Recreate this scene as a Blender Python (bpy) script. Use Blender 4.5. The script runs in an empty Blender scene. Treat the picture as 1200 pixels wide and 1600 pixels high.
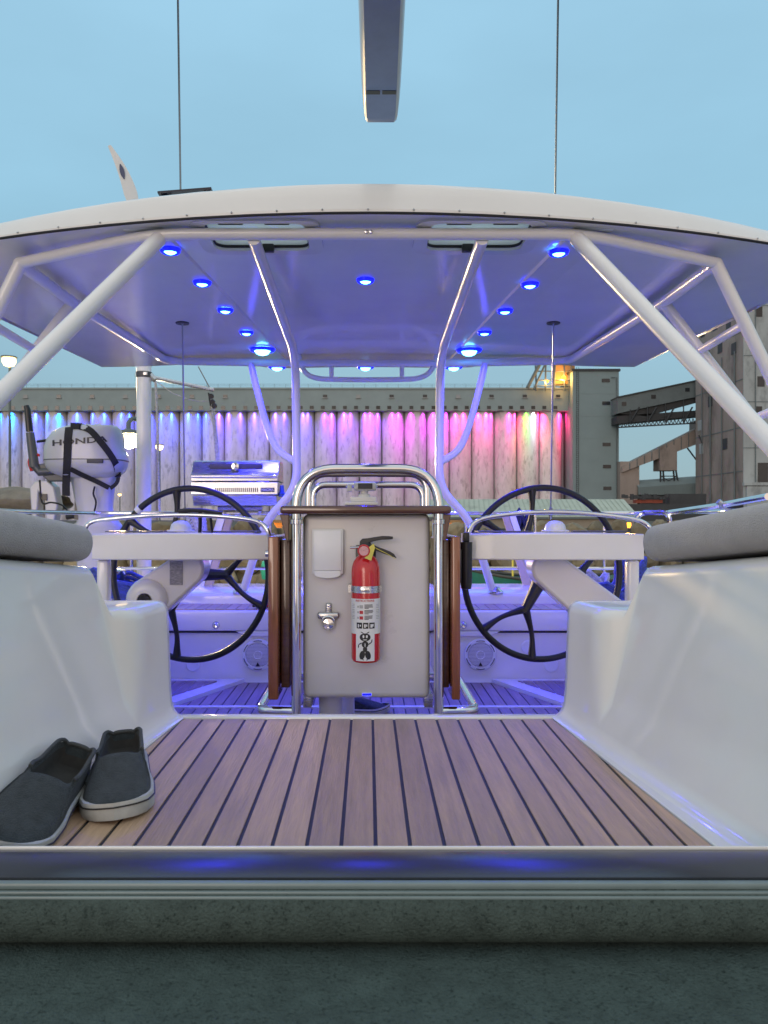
import bpy, bmesh, math, random
from mathutils import Vector, Matrix, Euler

random.seed(7)
R = math.radians
scene = bpy.context.scene
col = scene.collection

# ------------------------------------------------------------------ camera
F, CX, CY = 1200.0, 575.0, 808.0          # focal length and vanishing point, in photograph pixels
cd = bpy.data.cameras.new('camera')
cam = bpy.data.objects.new('camera', cd)
col.objects.link(cam)
cam.location = (0, 0, 0)
cam.rotation_euler = (R(90), 0, 0)
cd.sensor_fit = 'HORIZONTAL'
cd.sensor_width = 36.0
cd.lens = 36.0
cd.shift_x = (600 - CX) / 1200.0
cd.shift_y = (CY - 800) / 1200.0
cd.dof.use_dof = True
cd.dof.focus_distance = 2.7
cd.dof.aperture_fstop = 15.0
cd.clip_start = 0.05
cd.clip_end = 5000
scene.camera = cam

# ------------------------------------------------------------------ sky, sun, exposure
world = bpy.data.worlds.new('World')
scene.world = world
world.use_nodes = True
nt = world.node_tree
nt.nodes.clear()
w_out = nt.nodes.new('ShaderNodeOutputWorld')
w_bg = nt.nodes.new('ShaderNodeBackground')
w_sky = nt.nodes.new('ShaderNodeTexSky')
w_sky.sky_type = 'NISHITA'
w_sky.sun_disc = False
SUN_EL, SUN_ROT = R(6), R(200)
w_sky.sun_elevation = SUN_EL
w_sky.sun_rotation = SUN_ROT
w_sky.air_density = 1.2
w_sky.dust_density = 0.4
w_sky.ozone_density = 2.0
w_tc = nt.nodes.new('ShaderNodeTexCoord')
w_sep = nt.nodes.new('ShaderNodeSeparateXYZ')
w_ramp = nt.nodes.new('ShaderNodeValToRGB')
cr = w_ramp.color_ramp
cr.elements[0].position = 0.0
cr.elements[0].color = (2.45, 3.8, 4.5, 1)
cr.elements[1].position = 1.0
cr.elements[1].color = (8.8, 8.8, 8.7, 1)
for p, c in ((0.12, (2.55, 4.1, 5.0, 1)), (0.35, (2.75, 5.0, 6.5, 1)), (0.62, (3.3, 5.8, 7.6, 1))):
    e = cr.elements.new(p)
    e.color = c
w_no = nt.nodes.new('ShaderNodeTexNoise')
w_no.inputs['Scale'].default_value = 1.7
w_no.inputs['Detail'].default_value = 5
w_no.inputs['Roughness'].default_value = 0.5
w_map = nt.nodes.new('ShaderNodeMapping')
w_map.inputs['Scale'].default_value = (1, 1, 3.0)
w_mr = nt.nodes.new('ShaderNodeMapRange')
w_mr.inputs[1].default_value = 0.35
w_mr.inputs[2].default_value = 0.7
w_mr.inputs[3].default_value = 0.92
w_mr.inputs[4].default_value = 1.06
w_mul = nt.nodes.new('ShaderNodeVectorMath')
w_mul.operation = 'SCALE'
w_mix = nt.nodes.new('ShaderNodeMix')
w_mix.data_type = 'RGBA'
w_mix.inputs[0].default_value = 0.88           # veil of thin cloud over the clear twilight sky
L = nt.links.new
L(w_tc.outputs['Generated'], w_sep.inputs[0])
L(w_sep.outputs['Z'], w_ramp.inputs[0])
L(w_tc.outputs['Generated'], w_map.inputs[0])
L(w_map.outputs[0], w_no.inputs['Vector'])
L(w_no.outputs['Fac'], w_mr.inputs[0])
L(w_ramp.outputs[0], w_mul.inputs[0])
L(w_mr.outputs[0], w_mul.inputs['Scale'])
L(w_sky.outputs[0], w_mix.inputs[6])
L(w_mul.outputs[0], w_mix.inputs[7])
# the afterglow of sunset, low in the sky behind the camera
w_neg = nt.nodes.new('ShaderNodeMapRange')
w_neg.interpolation_type = 'SMOOTHSTEP'
w_neg.inputs[1].default_value = 0.15
w_neg.inputs[2].default_value = -0.95
L(w_sep.outputs['Y'], w_neg.inputs[0])
w_el = nt.nodes.new('ShaderNodeMapRange')
w_el.interpolation_type = 'SMOOTHSTEP'
w_el.inputs[1].default_value = 1.0
w_el.inputs[2].default_value = 0.05
L(w_sep.outputs['Z'], w_el.inputs[0])
w_glow = nt.nodes.new('ShaderNodeMath')
w_glow.operation = 'MULTIPLY'
L(w_neg.outputs[0], w_glow.inputs[0])
L(w_el.outputs[0], w_glow.inputs[1])
w_mix2 = nt.nodes.new('ShaderNodeMix')
w_mix2.data_type = 'RGBA'
w_mix2.inputs[7].default_value = (9.4, 7.6, 6.5, 1)
L(w_glow.outputs[0], w_mix2.inputs[0])
L(w_mix.outputs[2], w_mix2.inputs[6])
L(w_mix2.outputs[2], w_bg.inputs[0])
w_bg.inputs[1].default_value = 0.1
L(w_bg.outputs[0], w_out.inputs[0])

sd = bpy.data.lights.new('sun', 'SUN')
sd.energy = 0.6
sd.angle = R(25)
sd.color = (1.0, 0.84, 0.72)
sun = bpy.data.objects.new('sun', sd)
col.objects.link(sun)
# low, behind and a little to the left of the camera
sun_dir = Vector((math.sin(SUN_ROT) * math.cos(SUN_EL), math.cos(SUN_ROT) * math.cos(SUN_EL), math.sin(SUN_EL)))
sun.rotation_euler = sun_dir.to_track_quat('Z', 'Y').to_euler()

vs = scene.view_settings
vs.view_transform = 'Standard'
vs.look = 'None'
vs.gamma = 1
vs.exposure = 0.3
vs.use_curve_mapping = False
cy = scene.cycles
cy.use_denoising = True
cy.max_bounces = 8
cy.diffuse_bounces = 4
cy.glossy_bounces = 4
cy.transparent_max_bounces = 8
cy.sample_clamp_indirect = 4.0
cy.caustics_reflective = False
cy.caustics_refractive = False


# ------------------------------------------------------------------ helpers
def P(px, py, d):
    """Point at distance d along the boat that the photograph shows at pixel (px, py)."""
    return Vector(((px - CX) / F * d, d, (CY - py) / F * d))


def mat(name, color, rough=0.5, metal=0.0, var=0.0, vscale=8.0, bump=0.0, bscale=60.0, coat=0.0, spec=0.5,
        stretch=(1, 1, 1), emit=None, estr=0.0, rvar=0.0, trans=0.0, rand=0.0, objrand=False, dark=None, dscale=3.0, damt=0.0, sheen=0.0):
    m = bpy.data.materials.new(name)
    m.use_nodes = True
    n = m.node_tree
    b = n.nodes['Principled BSDF']
    b.inputs['Base Color'].default_value = (*color, 1)
    b.inputs['Roughness'].default_value = rough
    b.inputs['Metallic'].default_value = metal
    b.inputs['Specular IOR Level'].default_value = spec
    b.inputs['Coat Weight'].default_value = coat
    b.inputs['Coat Roughness'].default_value = 0.06
    b.inputs['Transmission Weight'].default_value = trans
    if sheen:
        b.inputs['Sheen Weight'].default_value = sheen
    if emit:
        b.inputs['Emission Color'].default_value = (*emit, 1)
        b.inputs['Emission Strength'].default_value = estr
    lk = n.links.new
    vec = None
    if var or bump or rvar or damt:
        tc = n.nodes.new('ShaderNodeTexCoord')
        mp = n.nodes.new('ShaderNodeMapping')
        mp.inputs['Scale'].default_value = stretch
        lk(tc.outputs['Object'], mp.inputs[0])
        if objrand:                       # a different patch of the pattern on every copy
            oi0 = n.nodes.new('ShaderNodeObjectInfo')
            mu = n.nodes.new('ShaderNodeMath')
            mu.operation = 'MULTIPLY'
            mu.inputs[1].default_value = 431.0
            lk(oi0.outputs['Random'], mu.inputs[0])
            cmb = n.nodes.new('ShaderNodeCombineXYZ')
            for q_ in range(3):
                lk(mu.outputs[0], cmb.inputs[q_])
            lk(cmb.outputs[0], mp.inputs['Location'])
        vec = mp.outputs[0]
    last = None
    if var or damt or rand:
        rgb = n.nodes.new('ShaderNodeRGB')
        rgb.outputs[0].default_value = (*color, 1)
        last = rgb.outputs[0]
    if var:
        no = n.nodes.new('ShaderNodeTexNoise')
        no.inputs['Scale'].default_value = vscale
        no.inputs['Detail'].default_value = 6
        no.inputs['Roughness'].default_value = 0.65
        lk(vec, no.inputs['Vector'])
        mr = n.nodes.new('ShaderNodeMapRange')
        mr.inputs[1].default_value = 0.3
        mr.inputs[2].default_value = 0.7
        mr.inputs[3].default_value = 1 - var
        mr.inputs[4].default_value = 1 + var
        lk(no.outputs['Fac'], mr.inputs[0])
        sc = n.nodes.new('ShaderNodeVectorMath')
        sc.operation = 'SCALE'
        lk(last, sc.inputs[0])
        lk(mr.outputs[0], sc.inputs['Scale'])
        last = sc.outputs[0]
        if rvar:
            mr2 = n.nodes.new('ShaderNodeMapRange')
            mr2.inputs[1].default_value = 0.3
            mr2.inputs[2].default_value = 0.7
            mr2.inputs[3].default_value = max(0.02, rough - rvar)
            mr2.inputs[4].default_value = rough + rvar
            lk(no.outputs['Fac'], mr2.inputs[0])
            lk(mr2.outputs[0], b.inputs['Roughness'])
    if damt:
        no = n.nodes.new('ShaderNodeTexNoise')
        no.inputs['Scale'].default_value = dscale
        no.inputs['Detail'].default_value = 8
        no.inputs['Roughness'].default_value = 0.7
        lk(vec, no.inputs['Vector'])
        mr = n.nodes.new('ShaderNodeMapRange')
        mr.inputs[1].default_value = 0.52
        mr.inputs[2].default_value = 0.68
        mr.inputs[3].default_value = 0
        mr.inputs[4].default_value = damt
        lk(no.outputs['Fac'], mr.inputs[0])
        mx = n.nodes.new('ShaderNodeMix')
        mx.data_type = 'RGBA'
        lk(mr.outputs[0], mx.inputs[0])
        lk(last, mx.inputs[6])
        mx.inputs[7].default_value = (*(dark or (0.05, 0.05, 0.05)), 1)
        last = mx.outputs[2]
    if rand:
        oi = n.nodes.new('ShaderNodeObjectInfo')
        mr = n.nodes.new('ShaderNodeMapRange')
        mr.inputs[3].default_value = 1 - rand
        mr.inputs[4].default_value = 1 + rand
        lk(oi.outputs['Random'], mr.inputs[0])
        sc = n.nodes.new('ShaderNodeVectorMath')
        sc.operation = 'SCALE'
        lk(last, sc.inputs[0])
        lk(mr.outputs[0], sc.inputs['Scale'])
        last = sc.outputs[0]
    if last is not None:
        lk(last, b.inputs['Base Color'])
    if bump:
        no = n.nodes.new('ShaderNodeTexNoise')
        no.inputs['Scale'].default_value = bscale
        no.inputs['Detail'].default_value = 4
        lk(vec, no.inputs['Vector'])
        bp = n.nodes.new('ShaderNodeBump')
        bp.inputs['Strength'].default_value = bump
        bp.inputs['Distance'].default_value = 0.01
        lk(no.outputs['Fac'], bp.inputs['Height'])
        lk(bp.outputs[0], b.inputs['Normal'])
    return m


M = {
    'gelcoat': mat('gelcoat', (0.78, 0.77, 0.74), 0.27, var=0.03, vscale=3, coat=0.7),
    'headliner': mat('headliner gelcoat', (0.80, 0.80, 0.82), 0.17, var=0.03, vscale=4, coat=0.35, rvar=0.04, bump=0.01, bscale=6),
    'whitepaint': mat('white painted tube', (0.80, 0.80, 0.79), 0.28, var=0.03, vscale=6, coat=0.3),
    'plastic': mat('white plastic', (0.76, 0.77, 0.77), 0.35, var=0.03),
    'panel': mat('pale panel', (0.66, 0.65, 0.65), 0.30, var=0.04, vscale=5, rvar=0.05),
    'cushion': mat('cushion canvas', (0.43, 0.42, 0.42), 0.9, var=0.08, vscale=22, bump=0.55, bscale=420, sheen=0.3, spec=0.2),
    'steel': mat('polished steel', (0.72, 0.72, 0.72), 0.09, metal=1.0, var=0.05, vscale=12, rvar=0.04),
    'dullsteel': mat('brushed steel', (0.55, 0.55, 0.56), 0.28, metal=1.0, var=0.08, vscale=14, rvar=0.08, stretch=(1, 12, 12)),
    'sill': mat('sill', (0.085, 0.09, 0.105), 0.24, metal=0.75, var=0.10, vscale=14, stretch=(0.25, 6, 6), bump=0.015, bscale=160),
    'caulk': mat('black caulk', (0.018, 0.018, 0.02), 0.55, var=0.2, vscale=40),
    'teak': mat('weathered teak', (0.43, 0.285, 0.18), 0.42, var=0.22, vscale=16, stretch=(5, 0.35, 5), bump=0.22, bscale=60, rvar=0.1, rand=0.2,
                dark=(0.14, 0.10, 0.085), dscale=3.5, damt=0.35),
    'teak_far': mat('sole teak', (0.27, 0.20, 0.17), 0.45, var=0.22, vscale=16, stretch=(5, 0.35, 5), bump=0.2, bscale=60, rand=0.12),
    'varnish': mat('varnished mahogany', (0.23, 0.075, 0.03), 0.22, var=0.3, vscale=10, stretch=(6, 6, 0.5), coat=0.8, rand=0.05),
    'varnish_dark': mat('dark mahogany', (0.088, 0.034, 0.020), 0.2, var=0.3, vscale=10, stretch=(0.6, 6, 6), coat=0.8),
    'black': mat('black leather', (0.012, 0.012, 0.014), 0.42, var=0.25, vscale=30, bump=0.1, bscale=200),
    'blackplastic': mat('black plastic', (0.015, 0.015, 0.017), 0.35, var=0.15),
    'darkgrey': mat('dark grey', (0.07, 0.07, 0.075), 0.5, var=0.2),
    'strap': mat('webbing strap', (0.022, 0.022, 0.024), 0.85, var=0.2, vscale=60, bump=0.3, bscale=300),
    'red': mat('extinguisher red', (0.55, 0.015, 0.02), 0.22, var=0.06, coat=0.5),
    'label': mat('label paper', (0.74, 0.74, 0.72), 0.4, var=0.04, vscale=20),
    'ink': mat('black ink', (0.015, 0.015, 0.015), 0.45, var=0.1),
    'redink': mat('red ink', (0.5, 0.03, 0.03), 0.45, var=0.1),
    'greyink': mat('grey ink', (0.4, 0.4, 0.4), 0.45, var=0.1),
    'yellow': mat('yellow tag', (0.62, 0.55, 0.10), 0.5, var=0.08),
    'nonskid': mat('dark nonskid', (0.062, 0.088, 0.080), 0.8, var=0.22, vscale=26, bump=0.5, bscale=260, dark=(0.010, 0.019, 0.016), dscale=190, damt=0.9, spec=0.25),
    'recess': mat('dark recess', (0.034, 0.052, 0.048), 0.65, var=0.12, vscale=14, bump=0.1, bscale=150),
    'lip': mat('grey lip', (0.17, 0.225, 0.23), 0.35, var=0.1, vscale=14, rvar=0.06),
    'canvas': mat('dark canvas', (0.042, 0.053, 0.058), 0.92, var=0.3, vscale=60, bump=0.6, bscale=500, sheen=0.12, spec=0.15),
    'shoetrim': mat('shoe trim', (0.062, 0.068, 0.07), 0.9, var=0.2, vscale=60, bump=0.4, bscale=400),
    'lining': mat('shoe lining', (0.045, 0.043, 0.04), 0.95, var=0.2, vscale=40),
    'rubber': mat('white rubber', (0.45, 0.46, 0.44), 0.6, var=0.16, vscale=18, bump=0.1, bscale=80),
    'rope_blue': mat('blue rope', (0.06, 0.09, 0.34), 0.75, var=0.35, vscale=60, bump=0.5, bscale=240),
    'rope_white': mat('white rope', (0.55, 0.55, 0.53), 0.8, var=0.3, vscale=60, bump=0.5, bscale=240),
    'darkrope': mat('dark rope', (0.02, 0.025, 0.06), 0.8, var=0.3, vscale=60, bump=0.4, bscale=240),
    'wire': mat('wire rope', (0.30, 0.30, 0.31), 0.35, metal=1.0, var=0.1),
    'rubberseal': mat('rubber seal', (0.02, 0.02, 0.022), 0.6, var=0.1),
    'boom': mat('boom paint', (0.50, 0.52, 0.54), 0.38, var=0.05, vscale=3, coat=0.2),
    'boomface': mat('boom sole paint', (0.17, 0.22, 0.37), 0.45, var=0.10, vscale=7, dark=(0.16, 0.18, 0.28), dscale=6, damt=0.4),  # darker, bluer tone for the boom's bottom face and end
    'outboard': mat('outboard silver', (0.50, 0.52, 0.54), 0.32, var=0.04, vscale=5, coat=0.4),
    'outboard_dark': mat('outboard dark', (0.09, 0.10, 0.11), 0.4, var=0.1),
    'letters': mat('cowl lettering', (0.02, 0.022, 0.03), 0.4, var=0.1),
    'bluedark': mat('dark blue', (0.02, 0.04, 0.12), 0.4, var=0.1),
    'blade': mat('wind blade', (0.72, 0.71, 0.69), 0.3, var=0.04),
    'silo': mat('silo concrete', (0.60, 0.58, 0.59), 0.9, var=0.14, vscale=0.5, bump=0.2, bscale=2, dark=(0.13, 0.13, 0.13), dscale=0.9, damt=0.6,
                stretch=(1, 1, 0.30), rand=0.08, objrand=True),
    'gallery': mat('gallery cladding', (0.26, 0.325, 0.335), 0.8, var=0.08, vscale=0.2),
    'tower': mat('tower cladding', (0.215, 0.285, 0.30), 0.8, var=0.06, vscale=0.12),
    'window_dark': mat('dark window', (0.02, 0.024, 0.028), 0.2, var=0.2, vscale=1, rand=0.4),
    'window_pale': mat('pale shutter', (0.30, 0.31, 0.31), 0.6, var=0.1, vscale=1),
    'concrete': mat('brown concrete', (0.30, 0.26, 0.235), 0.9, var=0.22, vscale=0.10, bump=0.3, bscale=1.2, dark=(0.06, 0.052, 0.05), dscale=0.12, damt=0.6, stretch=(1, 1, 0.4)),
    'concrete_grey': mat('grey concrete', (0.36, 0.40, 0.41), 0.9, var=0.16, vscale=0.12, dark=(0.08, 0.08, 0.08), dscale=0.2, damt=0.5, stretch=(1, 1, 0.5)),
    'conveyor': mat('conveyor steel', (0.13, 0.165, 0.175), 0.7, var=0.15, vscale=0.3, rand=0.08),
    'conveyor_dark': mat('dark steel', (0.04, 0.045, 0.05), 0.7, var=0.2, vscale=0.4),
    'shedroof': mat('pale green metal roof', (0.40, 0.45, 0.37), 0.55, var=0.08, vscale=0.5, dark=(0.16, 0.17, 0.14), dscale=0.8, damt=0.4),
    'shedwall': mat('beige wall', (0.30, 0.27, 0.22), 0.8, var=0.1, vscale=1),
    'orangewall': mat('ochre wall', (0.42, 0.24, 0.10), 0.8, var=0.12, vscale=1),  # beige wall with orange lamplight put into its colour
    'stone': mat('bank stone', (0.165, 0.145, 0.10), 0.9, var=0.3, vscale=3, bump=0.8, bscale=9, rand=0.35),
    'earth': mat('earth', (0.08, 0.075, 0.055), 0.95, var=0.3, vscale=0.5),
    'water': mat('harbour water', (0.012, 0.022, 0.024), 0.12, var=0.2, vscale=1, bump=0.6, bscale=1.5),
    'greenhull': mat('green hull', (0.01, 0.13, 0.12), 0.4, var=0.15, vscale=3),
    'tarp': mat('brown tarp', (0.20, 0.18, 0.145), 0.85, var=0.35, vscale=7, bump=0.8, bscale=14),
    'tan': mat('tan', (0.5, 0.4, 0.28), 0.5, var=0.1),
    'rust': mat('rust red', (0.26, 0.06, 0.035), 0.7, var=0.25, vscale=1),
    'solar': mat('solar cell', (0.012, 0.014, 0.03), 0.15, var=0.1),
    'speaker': mat('speaker mesh', (0.46, 0.46, 0.48), 0.5, var=0.06, vscale=60),
    'led_core': mat('led core', (0.1, 0.3, 0.9), 0.3, emit=(0.14, 0.62, 1.0), estr=7.0),
    'led_ring': mat('led ring', (0.01, 0.01, 0.6), 0.25, emit=(0.003, 0.006, 1.0), estr=2.0),
    'lamp_amber': mat('sodium lamp', (1, 0.7, 0.3), 0.4, emit=(1.0, 0.62, 0.22), estr=3.0),
    'lamp_bright': mat('bright sodium lamp', (1, 0.8, 0.5), 0.4, emit=(1.0, 0.70, 0.30), estr=3.2),
    'lamp_orange': mat('orange lamp', (1, 0.5, 0.1), 0.4, emit=(1.0, 0.32, 0.02), estr=4.0),
    'flood': mat('floodlight body', (0.3, 0.3, 0.3), 0.5, var=0.1),
}


def acrylic():
    m = bpy.data.materials.new('smoked acrylic')
    m.use_nodes = True
    n = m.node_tree
    n.nodes.clear()
    o = n.nodes.new('ShaderNodeOutputMaterial')
    t = n.nodes.new('ShaderNodeBsdfTransparent')
    t.inputs[0].default_value = (0.75, 0.80, 0.80, 1)
    tl = n.nodes.new('ShaderNodeBsdfTranslucent')
    tl.inputs[0].default_value = (0.75, 0.80, 0.80, 1)
    m1 = n.nodes.new('ShaderNodeMixShader')
    m1.inputs[0].default_value = 0.7
    n.links.new(t.outputs[0], m1.inputs[1])
    n.links.new(tl.outputs[0], m1.inputs[2])
    g = n.nodes.new('ShaderNodeBsdfGlossy')
    g.inputs['Roughness'].default_value = 0.12
    mx = n.nodes.new('ShaderNodeMixShader')
    mx.inputs[0].default_value = 0.08
    n.links.new(m1.outputs[0], mx.inputs[1])
    n.links.new(g.outputs[0], mx.inputs[2])
    n.links.new(mx.outputs[0], o.inputs[0])
    return m


M['acrylic'] = acrylic()


def fillet(pts, r, n=6):
    """Round the inner corners of a polyline."""
    pts = [Vector(p) for p in pts]
    out = [pts[0]]
    for i in range(1, len(pts) - 1):
        a, b, c = pts[i - 1], pts[i], pts[i + 1]
        u, v = (a - b), (c - b)
        k = min(r, u.length * 0.49, v.length * 0.49)
        p0, p1 = b + u.normalized() * k, b + v.normalized() * k
        for j in range(n + 1):
            t = j / n
            out.append((1 - t) ** 2 * p0 + 2 * t * (1 - t) * b + t * t * p1)
    out.append(pts[-1])
    return out


def spline(pts, n=8):
    """Catmull-Rom through the points."""
    pts = [Vector(p) for p in pts]
    q = [2 * pts[0] - pts[1]] + pts + [2 * pts[-1] - pts[-2]]
    out = []
    for i in range(1, len(q) - 2):
        p0, p1, p2, p3 = q[i - 1:i + 3]
        for j in range(n):
            t = j / n
            out.append(0.5 * ((2 * p1) + (p2 - p0) * t + (2 * p0 - 5 * p1 + 4 * p2 - p3) * t * t + (3 * p1 - p0 - 3 * p2 + p3) * t ** 3))
    out.append(pts[-1])
    return out


class MB:
    """Collects geometry for ONE mesh object."""

    def __init__(self):
        self.v, self.f, self.mi = [], [], []
        self.mats = []
        self.cur = 0

    def use(self, m):
        if m not in self.mats:
            self.mats.append(m)
        self.cur = self.mats.index(m)
        return self

    def add(self, verts, faces):
        o = len(self.v)
        self.v += [tuple(p) for p in verts]
        for f in faces:
            self.f.append([o + i for i in f])
            self.mi.append(self.cur)
        return self

    def box(self, x0, x1, y0, y1, z0, z1, bev=0.0, rot=None, seg=2):
        bm = bmesh.new()
        vs_ = [bm.verts.new(p) for p in ((x0, y0, z0), (x1, y0, z0), (x1, y1, z0), (x0, y1, z0), (x0, y0, z1), (x1, y0, z1), (x1, y1, z1), (x0, y1, z1))]
        for f in ((0, 3, 2, 1), (4, 5, 6, 7), (0, 1, 5, 4), (1, 2, 6, 5), (2, 3, 7, 6), (3, 0, 4, 7)):
            bm.faces.new([vs_[i] for i in f])
        if bev:
            bmesh.ops.bevel(bm, geom=bm.edges[:] + bm.verts[:], offset=bev, segments=seg, profile=0.5, affect='EDGES')
        if rot:
            c = Vector(((x0 + x1) / 2, (y0 + y1) / 2, (z0 + z1) / 2))
            bmesh.ops.rotate(bm, cent=c, matrix=Euler(rot).to_matrix(), verts=bm.verts[:])
        return self.bm(bm)

    def bm(self, bm):
        bm.verts.index_update()
        self.add([p.co.copy() for p in bm.verts], [[q.index for q in f.verts] for f in bm.faces])
        bm.free()
        return self

    def tube(self, pts, r, n=12, caps=True, closed=False, radii=None):
        pts = [Vector(p) for p in pts]
        m = len(pts)
        tang = []
        for i in range(m):
            if closed:
                t = pts[(i + 1) % m] - pts[i - 1]
            else:
                t = pts[min(i + 1, m - 1)] - pts[max(i - 1, 0)]
            tang.append(t.normalized())
        up = Vector((0, 0, 1)) if abs(tang[0].z) < 0.9 else Vector((1, 0, 0))
        u = tang[0].cross(up).normalized()
        rings = []
        for i in range(m):
            u = (u - tang[i] * u.dot(tang[i])).normalized()
            w = tang[i].cross(u)
            rr = radii[i] if radii else r
            rings.append([pts[i] + (u * math.cos(2 * math.pi * k / n) + w * math.sin(2 * math.pi * k / n)) * rr for k in range(n)])
        vs_ = [p for ring in rings for p in ring]
        fs = []
        for i in range(m if closed else m - 1):
            j = (i + 1) % m
            for k in range(n):
                fs.append([i * n + k, i * n + (k + 1) % n, j * n + (k + 1) % n, j * n + k])
        if caps and not closed:
            fs.append(list(range(n))[::-1])
            fs.append([(m - 1) * n + k for k in range(n)])
        return self.add(vs_, fs)

    def lathe(self, prof, c, axis=(0, 0, 1), n=28, a0=0.0, a1=None, ref=None):
        """prof: (radius, height along axis)."""
        c, ax = Vector(c), Vector(axis).normalized()
        u = Vector(ref) if ref else ax.cross(Vector((0, 0, 1)) if abs(ax.z) < 0.9 else Vector((1, 0, 0)))
        u = (u - ax * u.dot(ax)).normalized()
        w = ax.cross(u)
        full = a1 is None
        a1 = a0 + 2 * math.pi if full else a1
        cnt = n if full else n + 1
        vs_ = []
        for r, h in prof:
            for k in range(cnt):
                a = a0 + (a1 - a0) * k / n
                vs_.append(c + ax * h + (u * math.cos(a) + w * math.sin(a)) * max(r, 1e-5))
        fs = []
        for i in range(len(prof) - 1):
            for k in range(n):
                k2 = (k + 1) % cnt
                fs.append([i * cnt + k, i * cnt + k2, (i + 1) * cnt + k2, (i + 1) * cnt + k])
        return self.add(vs_, fs)

    def prism(self, poly, ext):
        """Planar polygon swept along ext."""
        poly = [Vector(p) for p in poly]
        e = Vector(ext)
        n = len(poly)
        return self.add(poly + [p + e for p in poly], [list(range(n))[::-1], [n + i for i in range(n)]] + [[i, (i + 1) % n, n + (i + 1) % n, n + i] for i in range(n)])

    def grid(self, rows, close=False):
        m, n = len(rows), len(rows[0])
        fs = []
        for i in range(m - 1):
            for k in range(n if close else n - 1):
                fs.append([i * n + k, i * n + (k + 1) % n, (i + 1) * n + (k + 1) % n, (i + 1) * n + k])
        return self.add([p for r in rows for p in r], fs)

    def build(self, name, m=None, parent=None, smooth=32, bevel=0.0, subsurf=0):
        me = bpy.data.meshes.new(name)
        me.from_pydata(self.v, [], self.f)
        for q in (self.mats or [m]):
            me.materials.append(M[q] if isinstance(q, str) else q)
        if self.mats:
            me.polygons.foreach_set('material_index', self.mi)
        bm = bmesh.new()
        bm.from_mesh(me)
        bmesh.ops.recalc_face_normals(bm, faces=bm.faces[:])
        bm.to_mesh(me)
        bm.free()
        if smooth:
            me.shade_smooth()
            me.set_sharp_from_angle(angle=R(smooth))
        me.update()
        o = bpy.data.objects.new(name, me)
        col.objects.link(o)
        if parent:
            o.parent = parent
        if bevel:
            b = o.modifiers.new('soft edge', 'BEVEL')
            b.width = bevel
            b.segments = 2
            b.limit_method = 'ANGLE'
            b.angle_limit = R(40)
        if subsurf:
            s = o.modifiers.new('smooth', 'SUBSURF')
            s.levels = s.render_levels = subsurf
        return o


def tag(o, label=None, cat=None, group=None, kind=None):
    for k, v in (('label', label), ('category', cat), ('group', group), ('kind', kind)):
        if v:
            o[k] = v
    return o


def thing(name, label, cat, group=None):
    o = bpy.data.objects.new(name, None)
    col.objects.link(o)
    o.empty_display_size = 0.05
    return tag(o, label, cat, group)


def copy_tree(o, parent=None):
    c = o.copy()
    col.objects.link(c)
    c.parent = parent
    for ch in list(o.children):
        copy_tree(ch, c)
    return c


def lamp(name, kind, loc, energy, color, parent=None, radius=0.05, direction=None, cone=120, blend=0.6):
    ld = bpy.data.lights.new(name, kind)
    ld.energy = energy
    ld.color = color
    ld.shadow_soft_size = radius
    if kind == 'SPOT':
        ld.spot_size = R(cone)
        ld.spot_blend = blend
    o = bpy.data.objects.new(name, ld)
    col.objects.link(o)
    o.location = loc
    if direction is not None:
        o.rotation_euler = (-Vector(direction)).to_track_quat('Z', 'Y').to_euler()
    if parent:
        o.parent = parent
    return o


def text_mesh(s, size, bold=0.0, align='CENTER'):
    cu = bpy.data.curves.new('lettering', 'FONT')
    cu.body = s
    cu.size = size
    cu.align_x = align
    cu.align_y = 'CENTER'
    cu.offset = bold
    cu.resolution_u = 3
    o = bpy.data.objects.new('lettering', cu)
    col.objects.link(o)
    dg = bpy.context.evaluated_depsgraph_get()
    me = bpy.data.meshes.new_from_object(o.evaluated_get(dg))
    vs_ = [v.co.copy() for v in me.vertices]
    fs = [list(p.vertices) for p in me.polygons]
    bpy.data.objects.remove(o)
    bpy.data.meshes.remove(me)
    return vs_, fs


def clip_poly(poly, a, b, c):
    """Keep the side a*x + b*y <= c of a 2-D polygon."""
    out = []
    for i in range(len(poly)):
        p, q = poly[i], poly[(i + 1) % len(poly)]
        dp, dq = a * p[0] + b * p[1] - c, a * q[0] + b * q[1] - c
        if dp <= 0:
            out.append(p)
        if dp * dq < 0:
            t = dp / (dp - dq)
            out.append((p[0] + (q[0] - p[0]) * t, p[1] + (q[1] - p[1]) * t))
    return out


def planks(parent, pitch, gap, x0, x1, y0, y1, zt, thick, m, clips=(), phase=0.0):
    k0 = math.floor((x0 - phase) / pitch)
    k1 = math.ceil((x1 - phase) / pitch)
    for k in range(k0, k1):
        a, b = max(x0, phase + k * pitch + gap / 2), min(x1, phase + (k + 1) * pitch - gap / 2)
        if b - a < 0.006:
            continue
        poly = [(a, y0), (b, y0), (b, y1), (a, y1)]
        for cl in clips:
            poly = clip_poly(poly, *cl)
            if len(poly) < 3:
                break
        if len(poly) < 3:
            continue
        MB().prism([(p[0], p[1], zt - thick) for p in poly], (0, 0, thick)).build('plank', m, parent, smooth=0)


# ================================================================== SETTING: water and shore
WZ = -2.6
b = MB()
b.add([(-2500, -2500, WZ), (2500, -2500, WZ), (2500, 26, WZ), (-2500, 26, WZ)], [[0, 1, 2, 3]])
tag(b.build('water', 'water', smooth=0), kind='structure')
b = MB()
b.prism([(-2500, 24.0, -6), (2500, 24.0, -6), (2500, 2500, -6), (-2500, 2500, -6)], (0, 0, 5.0))
tag(b.build('ground', 'earth', smooth=0), kind='structure')

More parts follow.
